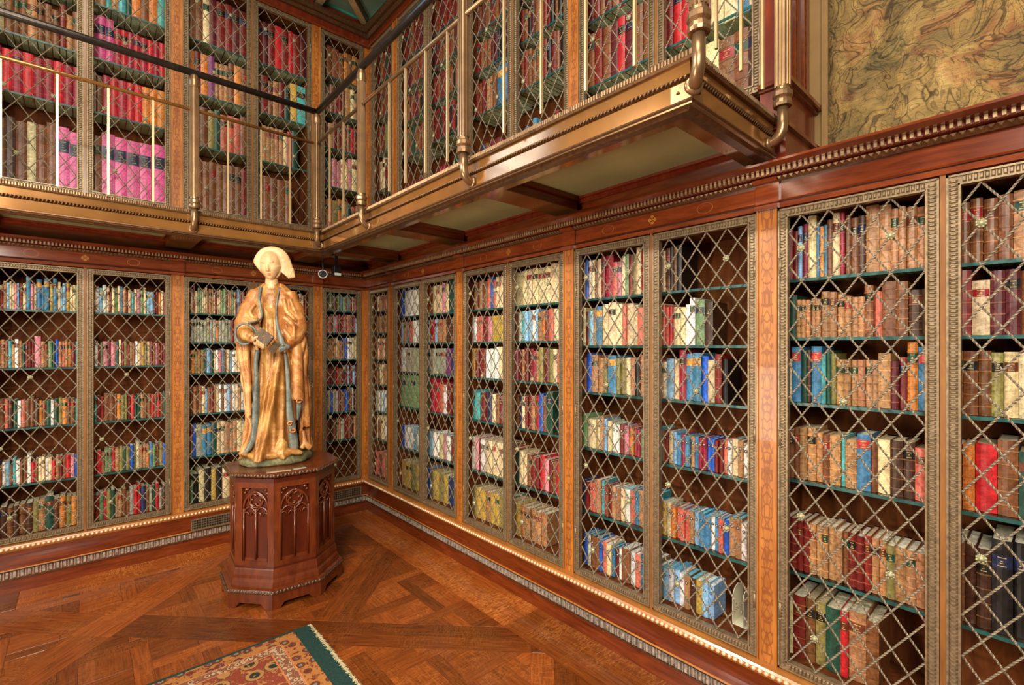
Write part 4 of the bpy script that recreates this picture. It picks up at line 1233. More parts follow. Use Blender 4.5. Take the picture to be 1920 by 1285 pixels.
# bracket feet: a block under each corner, the sides arched between them
b = MB()
o8, i8 = octa(0.366), octa(0.335)
for k in range(8):
    a, c = Vector(o8[k]), Vector(o8[(k+1) % 8]); ai, ci = Vector(i8[k]), Vector(i8[(k+1) % 8])
    n = 12; prof = []
    for i in range(n+1):
        t = i/n
        e = min(t, 1-t)
        zb = 0.0 if e < 0.14 else (0.034 if e > 0.26 else 0.034*(1-math.cos((e-0.14)/0.12*math.pi))/2)
        prof.append((t, zb))
    vs = []
    for t, zb in prof:
        p, q = a.lerp(c, t), ai.lerp(ci, t)
        vs += [(p.x, p.y, zb), (p.x, p.y, 0.088), (q.x, q.y, 0.088), (q.x, q.y, zb)]
    fs = []
    for i in range(n):
        for j in range(4):
            fs.append((i*4+j, (i+1)*4+j, (i+1)*4+(j+1) % 4, i*4+(j+1) % 4))
    b.add(vs, fs)
b.build('bracket_base', M['pedestal'], ped)
oct_lathe('base_moulding', [(0.30, 0.088), (0.368, 0.088), (0.372, 0.096), (0.366, 0.112), (0.345, 0.118), (0.345, 0.128), (0.340, 0.150), (0.331, 0.165), (0.331, 0.185), (0.324, 0.215), (0.322, 0.222), (0.30, 0.222)], 'pedestal')
oct_lathe('body', [(0.296, 0.215), (0.318, 0.222), (0.318, 0.236), (0.296, 0.236), (0.296, 0.735), (0.318, 0.735), (0.318, 0.760), (0.325, 0.765), (0.30, 0.77)], 'pedestal_dark')
def leafband(name, r, z, hgt, mat):
    b = MB(); o = octa(r)
    rg = random.Random(3)
    for k in range(8):
        a, c = Vector(o[k]), Vector(o[(k+1) % 8]); L = (c-a).length; n = int(L/0.020); d = (c-a)/L; nn = Vector((d.y, -d.x))
        for i in range(n):
            p = a + d*(L*(i+0.5)/n); h2 = hgt/2; w2 = L/n/2*0.95
            tw = 0.35 if i % 2 else -0.35
            ring = [(math.cos(j*math.pi/3), math.sin(j*math.pi/3)) for j in range(6)]
            vs = []
            for ux, uz in ring: vs.append((p.x+d.x*(ux*w2+tw*uz*w2), p.y+d.y*(ux*w2+tw*uz*w2), z+uz*h2))
            for ux, uz in ring: vs.append((p.x+d.x*(ux*w2*0.5+tw*uz*w2)+nn.x*0.008, p.y+d.y*(ux*w2*0.5+tw*uz*w2)+nn.y*0.008, z+uz*h2*0.45))
            vs.append((p.x+nn.x*0.005, p.y+nn.y*0.005, z))
            b.add(vs, [(j, (j+1) % 6, 6+(j+1) % 6, 6+j) for j in range(6)] + [(6+j, 6+(j+1) % 6, 12) for j in range(6)])
    return tag(b.build(name, M[mat], ped, smooth=True), kind='stuff')
M['carved_wood'] = plain('carved_leaf_wood', (0.085,0.050,0.026), 0.35, 0.1, 0.6, 90)
leafband('carved_leaves', 0.370, 0.101, 0.022, 'carved_wood')
top = oct_lathe('top_slab', [(0.30, 0.765), (0.330, 0.768), (0.343, 0.776), (0.345, 0.792), (0.338, 0.798), (0.0005, 0.800)], 'pedestal')
leafband('carved_leaves', 0.349, 0.783, 0.022, 'carved_wood')
# eight faces with frame, dark panel and gothic tracery
fw2 = 0.318*math.sin(R(22.5))                      # half a face
ap = 0.318*math.cos(R(22.5))
fr_me = None
for k in range(8):
    ang = k*Q
    f = MB()
    pw, pz0, pz1 = 0.083, 0.262, 0.702
    for (x0, z0, x1, z1) in ((-fw2, 0.236, -pw, 0.735), (pw, 0.236, fw2, 0.735), (-pw, 0.236, pw, pz0), (-pw, pz1, pw, 0.735)):
        f.box(x0, -0.024, z0, x1, 0.0, z1)
    f.box(-pw, -0.010, pz0, pw, -0.002, pz0+0.014)
    if fr_me is None:
        frame_me = f.mesh('face_frame', recalc=False)
        tm = MB()
        def arc(cx, cz, r, a0, a1, rad, n=12, y=-0.012):
            tm.tube([(cx+r*math.cos(a0+(a1-a0)*i/n), y, cz+r*math.sin(a0+(a1-a0)*i/n)) for i in range(n+1)], rad, 6)
        # enclosing pointed arch
        s = pw-0.004
        arc(-s+1.35*s, 0.575, 1.35*s, math.pi, math.pi-1.30, 0.0065); arc(s-1.35*s, 0.575, 1.35*s, 0, 1.30, 0.0065)
        tm.tube([(-s, -0.012, 0.262), (-s, -0.012, 0.575)], 0.006, 6); tm.tube([(s, -0.012, 0.262), (s, -0.012, 0.575)], 0.006, 6)
        tm.tube([(0, -0.012, 0.27), (0, -0.012, 0.575)], 0.006, 6)
        for c in (-s/2, s/2):                       # two lancets
            h = s/2
            arc(c-h+1.3*h, 0.535, 1.3*h, math.pi, math.pi-1.33, 0.005); arc(c+h-1.3*h, 0.535, 1.3*h, 0, 1.33, 0.005)
            for sg in (-1, 1): arc(c+sg*h*0.55, 0.535, h*0.42, math.pi/2-sg*1.2, math.pi/2+sg*1.9, 0.0036, 8)
        arc(0, 0.628, 0.046, 0, 2*math.pi, 0.0055, 24)
        for j in range(4):
            a = math.pi/4+j*math.pi/2
            arc(0.021*math.cos(a), 0.628+0.021*math.sin(a), 0.020, a-2.1, a+2.1, 0.0045, 10)
        trac_me = tm.mesh('tracery', smooth=True)
        sp = MB()
        for sg in (-1, 1):                          # carved spandrels
            for (x, z, r) in ((0.062, 0.688, 0.014), (0.072, 0.668, 0.010), (0.046, 0.694, 0.008)):
                sp.lathe([(r, -0.004), (r*0.8, -0.014), (r*0.2, -0.018)], 7, sg*x, z, axis='y')
        span_me = sp.mesh('spandrel_leaves', smooth=True); fr_me = True
    fx, fy = ap*math.cos(ang), ap*math.sin(ang)
    o = link('face_frame', frame_me, M['pedestal'], ped); o.rotation_euler = (0, 0, ang+math.pi/2)
    o.location = ((ap-0.024)*math.cos(ang), (ap-0.024)*math.sin(ang), 0)
    for nm, me, mt in (('tracery', trac_me, 'pedestal'), ('spandrel_leaves', span_me, 'pedestal')):
        c = link(nm, me, M[mt], o); c.location = (0, 0, 0)
# caption plates on the pedestal top
for (x0, y0, x1, y1, lab, nm) in ((-1.205, -1.245, -1.075, -1.268, 'long pale caption strip lying on the pedestal top', 'M'), (-1.058, -1.262, -0.985, -1.262, 'short grey caption strip on the pedestal top, right of the long one', 'L')):
    d = Vector((x1-x0, y1-y0)); L = d.length
    b = MB(); b.box(-L/2, -0.013, 0, L/2, 0.013, 0.003); b.box(-L/2+0.006, -0.009, 0.003, L/2-0.006, 0.009, 0.0042)
    o = b.build('caption_plate', plain('caption_card_'+nm, (0.42,0.27,0.17) if nm == 'M' else (0.36,0.34,0.28), 0.4, 0, 0.1))
    o.location = ((x0+x1)/2, (y0+y1)/2, 0.8005); o.rotation_euler = (0, 0, math.atan2(d.y, d.x))
    tag(o, lab, 'caption card')

# ================================================================== statue
ST = empty('statue', (PC.x-0.055*0.960, PC.y+0.055*0.2795, 0.8005), R(-16.2))
ST.scale = (0.92, 0.95, 1.0)
tag(ST, 'gilded polychrome wooden statue of a veiled woman holding a book, on the pedestal', 'statue')
def remesh(mbd, name, mat, parent, voxel=0.0055, smooth=3, colors=None):
    me = mbd.mesh(name+'_src')
    o = bpy.data.objects.new(name, me); COL.objects.link(o)
    m = o.modifiers.new('r', 'REMESH'); m.mode = 'VOXEL'; m.voxel_size = voxel
    s = o.modifiers.new('s', 'SMOOTH'); s.factor = 0.5; s.iterations = smooth
    dg = bpy.context.evaluated_depsgraph_get(); dg.update()
    me2 = bpy.data.meshes.new_from_object(o.evaluated_get(dg))
    bpy.data.objects.remove(o, do_unlink=True)
    me2.name = name
    me2.materials.clear()
    me2.polygons.foreach_set('use_smooth', [True]*len(me2.polygons))
    return link(name, me2, mat, parent)
def interp(tab, z):
    if z <= tab[0][0]: return tab[0][1:]
    for (a, b) in zip(tab, tab[1:]):
        if a[0] <= z <= b[0]:
            t = (z-a[0])/(b[0]-a[0]); t = t*t*(3-2*t)
            return [p+(q-p)*t for p, q in zip(a[1:], b[1:])]
    return tab[-1][1:]
def statue_mat(name, c1, c2, c3, scale=7, rough=0.38, metal=0.1):
    m, nt, p = new_mat(name)
    f = noise(nt, coords(nt), scale, 5, 0.6, 0.8)
    c = ramp(nt, [(0.30, c1), (0.50, c2), (0.68, c3)], f)
    g = noise(nt, coords(nt), scale*9, 4, 0.7)
    k = ramp(nt, [(0.32, (0.62,0.58,0.52)), (0.5, (1,1,1))], g)
    mx = N(nt, 'ShaderNodeMix', data_type='RGBA', blend_type='MULTIPLY'); mx.inputs[0].default_value = 0.6
    nt.links.new(c, mx.inputs[6]); nt.links.new(k, mx.inputs[7]); nt.links.new(mx.outputs[2], p.inputs['Base Color'])
    p.inputs['Roughness'].default_value = rough; p.inputs['Metallic'].default_value = metal
    md = noise(nt, coords(nt), scale*3.2, 3, 0.55, 1.5)
    ad = N(nt, 'ShaderNodeMath', operation='MULTIPLY_ADD'); ad.inputs[1].default_value = 0.25
    nt.links.new(g, ad.inputs[0]); nt.links.new(md, ad.inputs[2])
    bump(nt, p, ad.outputs[0], 0.5, 0.006)
    return m
M['gold_dress'] = statue_mat('worn_gilding', lin(112,66,26), lin(164,110,50), lin(204,156,90))
M['mantle'] = statue_mat('worn_gilt_mantle', lin(136,76,36), lin(178,116,60), lin(210,162,98), 8)
M['lining'] = statue_mat('blue_grey_lining', lin(66,72,68), lin(98,104,98), lin(132,134,120), 9, 0.4, 0.0)
M['skin'] = statue_mat('painted_flesh', lin(200,154,106), lin(212,170,122), lin(220,184,138), 6, 0.4, 0.0)
M['veil'] = statue_mat('cream_veil', lin(192,158,112), lin(206,174,128), lin(216,188,146), 5, 0.45, 0.0)
M['statue_book'] = statue_mat('dark_gilt_book', lin(48,34,16), lin(78,56,28), lin(112,84,44), 12, 0.55, 0.0)
M['rock'] = statue_mat('mossy_base', lin(66,76,54), lin(110,108,74), lin(150,140,100), 22, 0.6, 0.0)

# --- rocky base
b = MB(); n = 40; rg = random.Random(4)
prof = [(0.0, 0.93), (0.012, 1.0), (0.035, 0.985), (0.055, 0.93), (0.066, 0.80), (0.070, 0.3)]
vs = []
for z, k in prof:
    for j in range(n):
        t = 2*math.pi*j/n
        q = 1+0.05*math.sin(5*t+z*40)+0.03*math.sin(11*t+2)
        vs.append((0.008+0.236*k*q*math.cos(t), 0.0+0.165*k*q*math.sin(t), z))
fs = [(i*n+j, i*n+(j+1) % n, (i+1)*n+(j+1) % n, (i+1)*n+j) for i in range(len(prof)-1) for j in range(n)]
fs += [tuple(range(n-1, -1, -1)), tuple((len(prof)-1)*n+j for j in range(n))]
b.add(vs, fs)
b.build('ground_base', M['rock'], ST, smooth=True)

# --- gown
DRESS = [  # z: cx, half width, half depth front, half depth back
 (0.045, -0.02, 0.200, 0.165, 0.10), (0.075, -0.02, 0.185, 0.160, 0.10), (0.13, -0.02, 0.150, 0.148, 0.10), (0.25, -0.015, 0.128, 0.140, 0.10), (0.45, -0.008, 0.112, 0.128, 0.09), (0.65, -0.005, 0.104, 0.118, 0.09),
 (0.80, -0.008, 0.094, 0.108, 0.08), (0.90, -0.010, 0.086, 0.094, 0.075), (0.945, -0.012, 0.084, 0.096, 0.075), (1.00, -0.012, 0.092, 0.104, 0.08),
 (1.06, -0.012, 0.098, 0.094, 0.08), (1.11, -0.012, 0.100, 0.074, 0.075), (1.14, -0.013, 0.080, 0.056, 0.06), (1.155, -0.014, 0.056, 0.048, 0.05), (1.168, -0.015, 0.046, 0.044, 0.045)]
def ridge(t, c, w): return math.exp(-((t-c)/w)**2)
b = MB(); nz, na_ = 120, 96; vs = []
for i in range(nz+1):
    z = 0.045+(1.168-0.045)*i/nz
    cx, hx, hf, hb = interp(DRESS, z)
    for j in range(na_):
        t = 2*math.pi*j/na_
        cx_, sy = math.cos(t), math.sin(t)
        front = max(0.0, -sy)
        x0 = cx_*hx
        disp = 0.0
        low = max(0.0, min(1.0, (0.86-z)/0.35))
        if front > 0:
            # deep folds falling from the waist, one long diagonal ridge over the advanced knee
            s = 1-min(1, z/0.8)
            for c0, c1, amp, wd in ((-0.072, -0.085, 0.026, 0.014), (-0.035, -0.060, 0.022, 0.012), (0.052, -0.055, 0.046, 0.022), (0.060, 0.075, 0.022, 0.014), (0.012, -0.100, 0.020, 0.011), (-0.005, 0.030, 0.014, 0.010)):
                xc = c0+(c1-c0)*s
                disp += amp*low*ridge(x0, xc, wd)*(0.5+0.5*front)
            # gathered pleats below the high waist
            pl = ridge(z, 0.86, 0.085)
            disp += 0.0045*pl*math.cos(x0*2*math.pi/0.021)*front
            disp -= 0.006*ridge(z, 0.948, 0.006)*front*0
            disp -= 0.007*ridge(z, 0.925, 0.016)*front
            disp += 0.004*(ridge(z, 1.148, 0.006)+ridge(z, 1.128, 0.005))*front
        if z < 0.14: disp += 0.016*math.sin(7*t+3)*(0.14-z)/0.1 + 0.009*math.sin(15*t)*(0.14-z)/0.1
        h = hf if sy < 0 else hb
        vs.append((cx+x0+cx_*disp*0.4, sy*h-(disp if sy < 0 else -disp*0.3), z))
fs = [(i*na_+j, i*na_+(j+1) % na_, (i+1)*na_+(j+1) % na_, (i+1)*na_+j) for i in range(nz) for j in range(na_)]
fs += [tuple(range(na_-1, -1, -1)), tuple(nz*na_+j for j in range(na_))]
b.add(vs, fs)
def blob(m, c, r, n=12, k=8, tilt=None):
    vs = []
    for i in range(1, k):
        ph = math.pi*i/k
        for j in range(n):
            t = 2*math.pi*j/n
            v = Vector((r[0]*math.sin(ph)*math.cos(t), r[1]*math.sin(ph)*math.sin(t), r[2]*math.cos(ph)))
            if tilt: v.rotate(tilt)
            vs.append(v+Vector(c))
    tp_, bt = Vector((0,0,r[2])), Vector((0,0,-r[2]))
    if tilt: tp_.rotate(tilt); bt.rotate(tilt)
    vs += [tp_+Vector(c), bt+Vector(c)]
    q = (k-1)*n
    fs = [(i*n+j, (i+1)*n+j, (i+1)*n+(j+1) % n, i*n+(j+1) % n) for i in range(k-2) for j in range(n)]
    fs += [(q, j, (j+1) % n) for j in range(n)] + [(q+1, (k-2)*n+(j+1) % n, (k-2)*n+j) for j in range(n)]
    m.add(vs, fs)
from mathutils import Euler
# pooled hem and shoe tips
for c, r, e in (((-0.155, -0.085, 0.075), (0.06, 0.045, 0.022), (0, 0.2, 0.4)), ((-0.10, -0.145, 0.070), (0.07, 0.030, 0.026), (0, 0.1, -0.3)), ((-0.02, -0.160, 0.068), (0.075, 0.028, 0.024), (0, 0, 0.1)),
                ((0.045, -0.135, 0.11), (0.045, 0.035, 0.055), (0, 0.3, 0)), ((0.06, -0.150, 0.072), (0.06, 0.028, 0.026), (0, 0, 0.2)), ((0.125, -0.135, 0.078), (0.065, 0.026, 0.020), (0, 0.25, 0.15)),
                ((-0.06, -0.150, 0.105), (0.035, 0.026, 0.045), (0, -0.4, 0))):
    blob(b, c, r, tilt=Euler(e))
gown = remesh(b, 'gown', M['gold_dress'], ST, 0.005, 2)

# --- head and neck
def head_mesh():
    m = MB(); nu, nv = 72, 60; vs = []
    for i in range(nv+1):
        v = math.pi*i/nv
        for j in range(nu):
            u = 2*math.pi*j/nu
            x, y, z = math.sin(v)*math.cos(u), math.sin(v)*math.sin(u), math.cos(v)
            X, Y, Z = x*0.061, y*0.075, z*0.088
            if Z < 0: 
                k = 1+0.42*Z/0.088*abs(Z/0.088)**0.3       # jaw taper
                X *= max(0.42, k+0.08); 
            if y < 0:
                f = (-y)**0.7
                g = lambda cx, cz, wx, wz: math.exp(-((X-cx)/wx)**2-((Z-cz)/wz)**2)
                d = 0.0
                d += 0.019*math.exp(-(X/0.0075)**2)*max(0, 1-abs((Z+0.012)/0.026))**0.8 * (1 if Z < 0.02 else 0.6)   # nose
                d += 0.007*g(0.008, -0.026, 0.005, 0.005)+0.007*g(-0.008, -0.026, 0.005, 0.005)+0.006*g(0, -0.026, 0.007, 0.006)
                for sg in (-1, 1):
                    d -= 0.0085*g(sg*0.023, 0.010, 0.012, 0.008)                      # sockets
                    d += 0.0052*g(sg*0.023, 0.006, 0.009, 0.0045)                     # lowered lids
                    d += 0.0032*math.exp(-((Z-0.024-0.15*0)/0.005)**2-((X-sg*0.024)/0.016)**2)  # brows
                    d += 0.0040*g(sg*0.033, -0.020, 0.014, 0.016)                     # cheeks
                d -= 0.0030*g(0, -0.0375, 0.010, 0.003)
                d += 0.0048*g(0, -0.0435, 0.013, 0.0030) + 0.0052*g(0, -0.0515, 0.011, 0.0036)   # lips
                d -= 0.0042*g(0, -0.0473, 0.015, 0.0014)
                d -= 0.0030*g(0, -0.060, 0.012, 0.004)
                d += 0.0075*g(0, -0.071, 0.014, 0.010)                                # chin
                Y -= d*f
            vs.append((X, Y, Z))
    fs = [(i*nu+j, (i+1)*nu+j, (i+1)*nu+(j+1) % nu, i*nu+(j+1) % nu) for i in range(nv) for j in range(nu)]
    m.add(vs, fs)
    return m
hd = head_mesh()
hm = hd.mesh('head', smooth=True, weld=0.00005)
head = link('head', hm, M['skin'], ST)
head.location = (-0.022, -0.030, 1.272); head.rotation_euler = (R(6), R(-5), R(-14)); head.scale = (1.10, 1.08, 1.07)
nb = MB(); nb.lathe([(0.060, 1.125), (0.047, 1.150), (0.042, 1.170), (0.040, 1.195), (0.043, 1.225), (0.046, 1.25)], 24)
nk = nb.build('neck', M['skin'], ST, smooth=True); nk.location = (-0.016, -0.008, 0)
# painted lips and lowered eyes as thin relief on the face
lip = MB()
for (cx, cz, rx, rz, y) in ((0, -0.0437, 0.0125, 0.0022, -0.0715), (0, -0.0508, 0.0100, 0.0028, -0.0715)):
    lip.lathe([(1, 0), (0.6, -0.5), (0.02, -0.7)], 14, 0, 0, axis='y')
    k = 3*14
    lip.v[-k:] = [(cx+x*rx, y+yy*0.003, cz+z*rz) for x, yy, z in lip.v[-k:]]
lid = MB()
for sg in (-1, 1):
    for z_, hw2, dz, rr, yy in ((0.0035, 0.0105, -0.0030, 0.0009, -0.0700), (0.021, 0.014, 0.004, 0.0008, -0.0705)):
        lid.tube([(sg*0.0235+hw2*(-1+2*i/8), yy+0.010*abs((sg*0.0235+hw2*(-1+2*i/8))/0.04)**2+0.001, z_+dz*(1-(-1+2*i/8)**2)) for i in range(9)], rr, 5)
lid.build('eyelids', plain('painted_brow', lin(120,72,44), 0.5, 0, 0.1), head, smooth=True)
lo = lip.build('lips', plain('painted_lips', lin(206,120,88), 0.4, 0, 0.1), head, smooth=True)

# --- veil: bell-shaped coif framing the face, its end turned up on the right
OUT = [(0.0,1.404), (0.042,1.397), (0.074,1.376), (0.098,1.344), (0.114,1.304), (0.124,1.262), (0.136,1.212), (0.116,1.202), (0.090,1.196), (0.074,1.228), (0.058,1.262), (0.048,1.226),
       (0.020,1.190), (-0.020,1.185), (-0.055,1.205), (-0.080,1.224), (-0.112,1.262), (-0.136,1.292), (-0.124,1.326), (-0.104,1.362), (-0.078,1.386), (-0.042,1.400)]
v = MB(); n = len(OUT); rings = []
for t, y in ((0.0, -0.045), (0.15, -0.030), (0.45, 0.015), (0.75, 0.060), (0.93, 0.092), (1.0, 0.102)):
    k = math.sqrt(max(0.0, 1-(t*0.985)**2.2))
    rings.append([(-0.005+(x+0.005)*k, y, 1.30+(z-1.30)*k) for x, z in OUT])
face_ring = []
for x, z in OUT:
    a = math.atan2((z-1.285)/0.082, (x+0.024)/0.058)
    face_ring.append((-0.024+0.0595*math.cos(a), -0.064, 1.284+0.080*math.sin(a)))
inner = [(-0.024+(x+0.024)*0.86, -0.020, 1.286+(z-1.286)*0.86) for x, y, z in face_ring]
allr = [inner, face_ring] + rings
vs = [p for r in allr for p in r]
fs = [(i*n+j, i*n+(j+1) % n, (i+1)*n+(j+1) % n, (i+1)*n+j) for i in range(len(allr)-1) for j in range(n)] + [tuple((len(allr)-1)*n+j for j in range(n))]
v.add(vs, fs)
vm = v.mesh('veil', smooth=True)
veil = link('veil', vm, M['veil'], ST)
sdv = veil.modifiers.new('sub', 'SUBSURF'); sdv.levels = 2; sdv.render_levels = 2
w = MB()          # folded corner of the veil
w.add([(0.116,-0.060,1.272), (0.128,-0.050,1.264), (0.138,-0.046,1.208), (0.088,-0.060,1.196), (0.112,-0.040,1.270), (0.124,-0.03,1.262), (0.132,-0.03,1.208), (0.088,-0.04,1.196)],
      [(0,3,2,1), (4,5,6,7), (0,1,5,4), (1,2,6,5), (2,3,7,6), (3,0,4,7)])
wf = w.build('veil_corner', M['veil'], veil)
wf.modifiers.new('bev', 'BEVEL').width = 0.004

# --- mantle
SIL = [  # z: left x, right x, front depth, back depth
 (0.075, -0.205, 0.235, 0.10, 0.13), (0.16, -0.190, 0.222, 0.10, 0.13), (0.30, -0.166, 0.226, 0.10, 0.13), (0.45, -0.172, 0.228, 0.10, 0.13), (0.58, -0.196, 0.212, 0.11, 0.13), (0.70, -0.216, 0.214, 0.115, 0.125),
 (0.80, -0.228, 0.206, 0.115, 0.12), (0.90, -0.222, 0.190, 0.11, 0.12), (1.00, -0.190, 0.165, 0.10, 0.11), (1.07, -0.158, 0.136, 0.085, 0.10), (1.12, -0.126, 0.108, 0.070, 0.09), (1.150, -0.092, 0.080, 0.055, 0.075), (1.165, -0.070, 0.060, 0.048, 0.065)]
EDGE = [  # z: left edge x, right edge x (front opening)
 (0.075, -0.130, 0.085), (0.30, -0.118, 0.088), (0.60, -0.108, 0.092), (0.74, -0.100, 0.062), (0.80, -0.098, 0.034), (0.90, -0.088, 0.016), (0.98, -0.070, 0.014), (1.05, -0.076, 0.022), (1.12, -0.088, 0.038), (1.165, -0.062, 0.040)]
b = MB(); nz, na_ = 110, 90
def mantle_pt(z, q, k):
    """q 0..1 from the left front edge round the back to the right front edge; k shell scale"""
    xl, xr, hf, hb = interp(SIL, z); el, er = interp(EDGE, z)
    cx, hw_ = (xl+xr)/2, (xr-xl)/2
    a0 = math.acos(max(-0.99, min(0.99, (el-cx)/hw_)))          # measured on the front half
    a1 = math.acos(max(-0.99, min(0.99, (er-cx)/hw_)))
    t0, t1 = -a0, -a1-2*math.pi                                  # go from left edge over the left side and the back
    t = t0+(t1-t0)*q
    s, c = math.sin(t), math.cos(t)
    fold = 0.0
    low = max(0.0, min(1.0, (0.80-z)/0.3)); up_ = 1-low
    fold += low*(0.018*math.sin(16*t+2.0*z)+0.010*math.sin(29*t-5*z))
    fold += up_*0.015*math.sin(9*t+22*z+2.5*math.sin(3*t))*min(1, (1.16-z)/0.1)
    h = hf if s < 0 else hb
    e = min(q, 1-q)
    fl = fold*min(1, e/0.05)
    return Vector((cx+(hw_*k+fl)*c, s*(h*k+fl)-0.004, z))
outer, innr = [], []
for i in range(nz+1):
    z = 0.075+(1.165-0.075)*i/nz
    for j in range(na_+1):
        q = j/na_
        p = mantle_pt(z, q, 1.0); outer.append(p)
        xl, xr, hf, hb = interp(SIL, z); cx = (xl+xr)/2
        d = Vector((p.x-cx, p.y, 0)); L = d.length
        innr.append(p-d*(min(0.016, L*0.4)/L))
m_ = na_+1; off = len(outer)
fs = []
for i in range(nz):
    for j in range(na_):
        fs.append((i*m_+j, i*m_+j+1, (i+1)*m_+j+1, (i+1)*m_+j))
        fs.append((off+i*m_+j, off+(i+1)*m_+j, off+(i+1)*m_+j+1, off+i*m_+j+1))
    fs.append((i*m_, (i+1)*m_, off+(i+1)*m_, off+i*m_)); fs.append((i*m_+na_, off+i*m_+na_, off+(i+1)*m_+na_, (i+1)*m_+na_))
for j in range(na_):
    fs.append((j, off+j, off+j+1, j+1)); fs.append((nz*m_+j, nz*m_+j+1, off+nz*m_+j+1, off+nz*m_+j))
b.add(outer+innr, fs)
def limb(m, pts, n=18, fold=0.0, ph=0.0):
    """pts: (x,y,z,r) spine, finely resampled with cloth folds"""
    P = []
    for (a, c) in zip(pts, pts[1:]):
        for i in range(8):
            t = i/8; P.append([p+(q-p)*t for p, q in zip(a, c)])
    P.append(list(pts[-1]))
    # smooth
    for _ in range(3):
        P = [P[0]]+[[(x+2*y+z_)/4 for x, y, z_ in zip(P[i-1], P[i], P[i+1])] for i in range(1, len(P)-1)]+[P[-1]]
    m.tube([p[:3] for p in P], [p[3]*(1+fold*math.sin(i*0.9+ph)) for i, p in enumerate(P)], n)
# sleeves swelling over the bent arms
limb(b, [(-0.105,-0.01,1.10,0.050), (-0.150,-0.045,0.99,0.064), (-0.178,-0.075,0.89,0.064), (-0.180,-0.110,0.845,0.058), (-0.170,-0.150,0.832,0.056)], fold=0.05)
limb(b, [(0.095,-0.01,1.10,0.048), (0.135,-0.050,0.98,0.062), (0.150,-0.090,0.87,0.066), (0.120,-0.130,0.81,0.060), (0.070,-0.150,0.785,0.045)], fold=0.06, ph=1)
# crumpled diagonal folds on the right sleeve, hanging drapes
for pts in ([(0.062,-0.100,1.06,0.010),(0.075,-0.140,0.98,0.014),(0.125,-0.150,0.93,0.013),(0.140,-0.150,0.915,0.008)],
            [(0.100,-0.085,1.06,0.010),(0.130,-0.115,0.98,0.014),(0.185,-0.100,0.90,0.014),(0.195,-0.100,0.85,0.010)],
            [(0.060,-0.165,0.94,0.010),(0.110,-0.170,0.90,0.016),(0.165,-0.140,0.84,0.014)],
            [(0.060,-0.175,0.86,0.012),(0.105,-0.185,0.80,0.020),(0.135,-0.165,0.79,0.014)],
            [(0.125,-0.170,0.88,0.010),(0.125,-0.185,0.83,0.014),(0.120,-0.180,0.78,0.010)],
            [(0.165,-0.120,0.86,0.012),(0.190,-0.110,0.80,0.018),(0.175,-0.105,0.72,0.016),(0.165,-0.100,0.65,0.012)],
            [(0.195,-0.070,0.80,0.018),(0.200,-0.070,0.70,0.022),(0.190,-0.070,0.58,0.020),(0.205,-0.07,0.40,0.020),(0.215,-0.06,0.22,0.020)],
            [(-0.115,-0.100,1.02,0.010),(-0.150,-0.118,0.97,0.014),(-0.130,-0.130,0.935,0.012),(-0.095,-0.125,0.93,0.008)],
            [(-0.170,-0.085,1.00,0.010),(-0.190,-0.100,0.94,0.014),(-0.150,-0.135,0.905,0.012),(-0.090,-0.125,0.915,0.008)],
            [(-0.205,-0.085,0.80,0.020),(-0.200,-0.100,0.74,0.030),(-0.190,-0.095,0.66,0.026),(-0.165,-0.095,0.50,0.020),(-0.155,-0.095,0.30,0.016)],
            [(-0.160,-0.120,0.775,0.020),(-0.165,-0.115,0.70,0.018),(-0.150,-0.110,0.58,0.013),(-0.148,-0.105,0.32,0.012)],
            [(-0.150,-0.10,0.30,0.012),(-0.135,-0.115,0.24,0.020),(-0.150,-0.115,0.18,0.018),(-0.190,-0.105,0.11,0.014)],
            [(-0.14,-0.105,0.16,0.014),(-0.185,-0.105,0.095,0.022),(-0.205,-0.09,0.078,0.016)],
            [(0.185,-0.085,0.20,0.014),(0.195,-0.105,0.12,0.020),(0.235,-0.095,0.085,0.020)],
            [(0.200,-0.100,0.14,0.012),(0.175,-0.115,0.09,0.018)]):
    limb(b, pts, 12)
# the long tubular fold on the right with its open hem
limb(b, [(0.140,-0.105,0.80,0.030), (0.146,-0.120,0.70,0.036), (0.150,-0.125,0.55,0.037), (0.156,-0.125,0.41,0.036)], 20)
mantle = remesh(b, 'mantle', M['mantle'], ST, 0.0052, 2)

# --- blue-grey lining shown at the turned edges
ln = MB()
def ribbon(m, pts, th=0.008):
    """pts: (x, y, z, width): thick band facing the viewer"""
    P = []
    for (a, c) in zip(pts, pts[1:]):
        for i in range(6): P.append([p+(q-p)*i/6 for p, q in zip(a, c)])
    P.append(list(pts[-1]))
    for _ in range(4): P = [P[0]]+[[(x+2*y+z_)/4 for x, y, z_ in zip(P[i-1], P[i], P[i+1])] for i in range(1, len(P)-1)]+[P[-1]]
    vs = []; n = len(P)
    for i, p in enumerate(P):
        q = Vector(P[min(i+1, n-1)][:3])-Vector(P[max(i-1, 0)][:3])
        side = Vector((q.z, 0, -q.x)); side = side.normalized() if side.length > 1e-6 else Vector((1,0,0))
        c = Vector(p[:3])
        for s, dy in ((-1, 0), (-0.4, -th*0.9), (0.4, -th*0.9), (1, 0), (1, th), (-1, th)):
            vs.append(c+side*(s*p[3]/2)+Vector((0, dy, 0)))
    fs = [(i*6+j, i*6+(j+1) % 6, (i+1)*6+(j+1) % 6, (i+1)*6+j) for i in range(n-1) for j in range(6)] + [(0,1,2,3,4,5), tuple((n-1)*6+j for j in (5,4,3,2,1,0))]
    m.add(vs, fs)
ribbon(ln, [(-0.082,-0.062,1.135,0.018), (-0.094,-0.098,1.06,0.020), (-0.080,-0.122,0.985,0.016), (-0.072,-0.128,0.955,0.012), (-0.078,-0.140,0.925,0.012), (-0.115,-0.172,0.905,0.012), (-0.155,-0.188,0.897,0.014)])
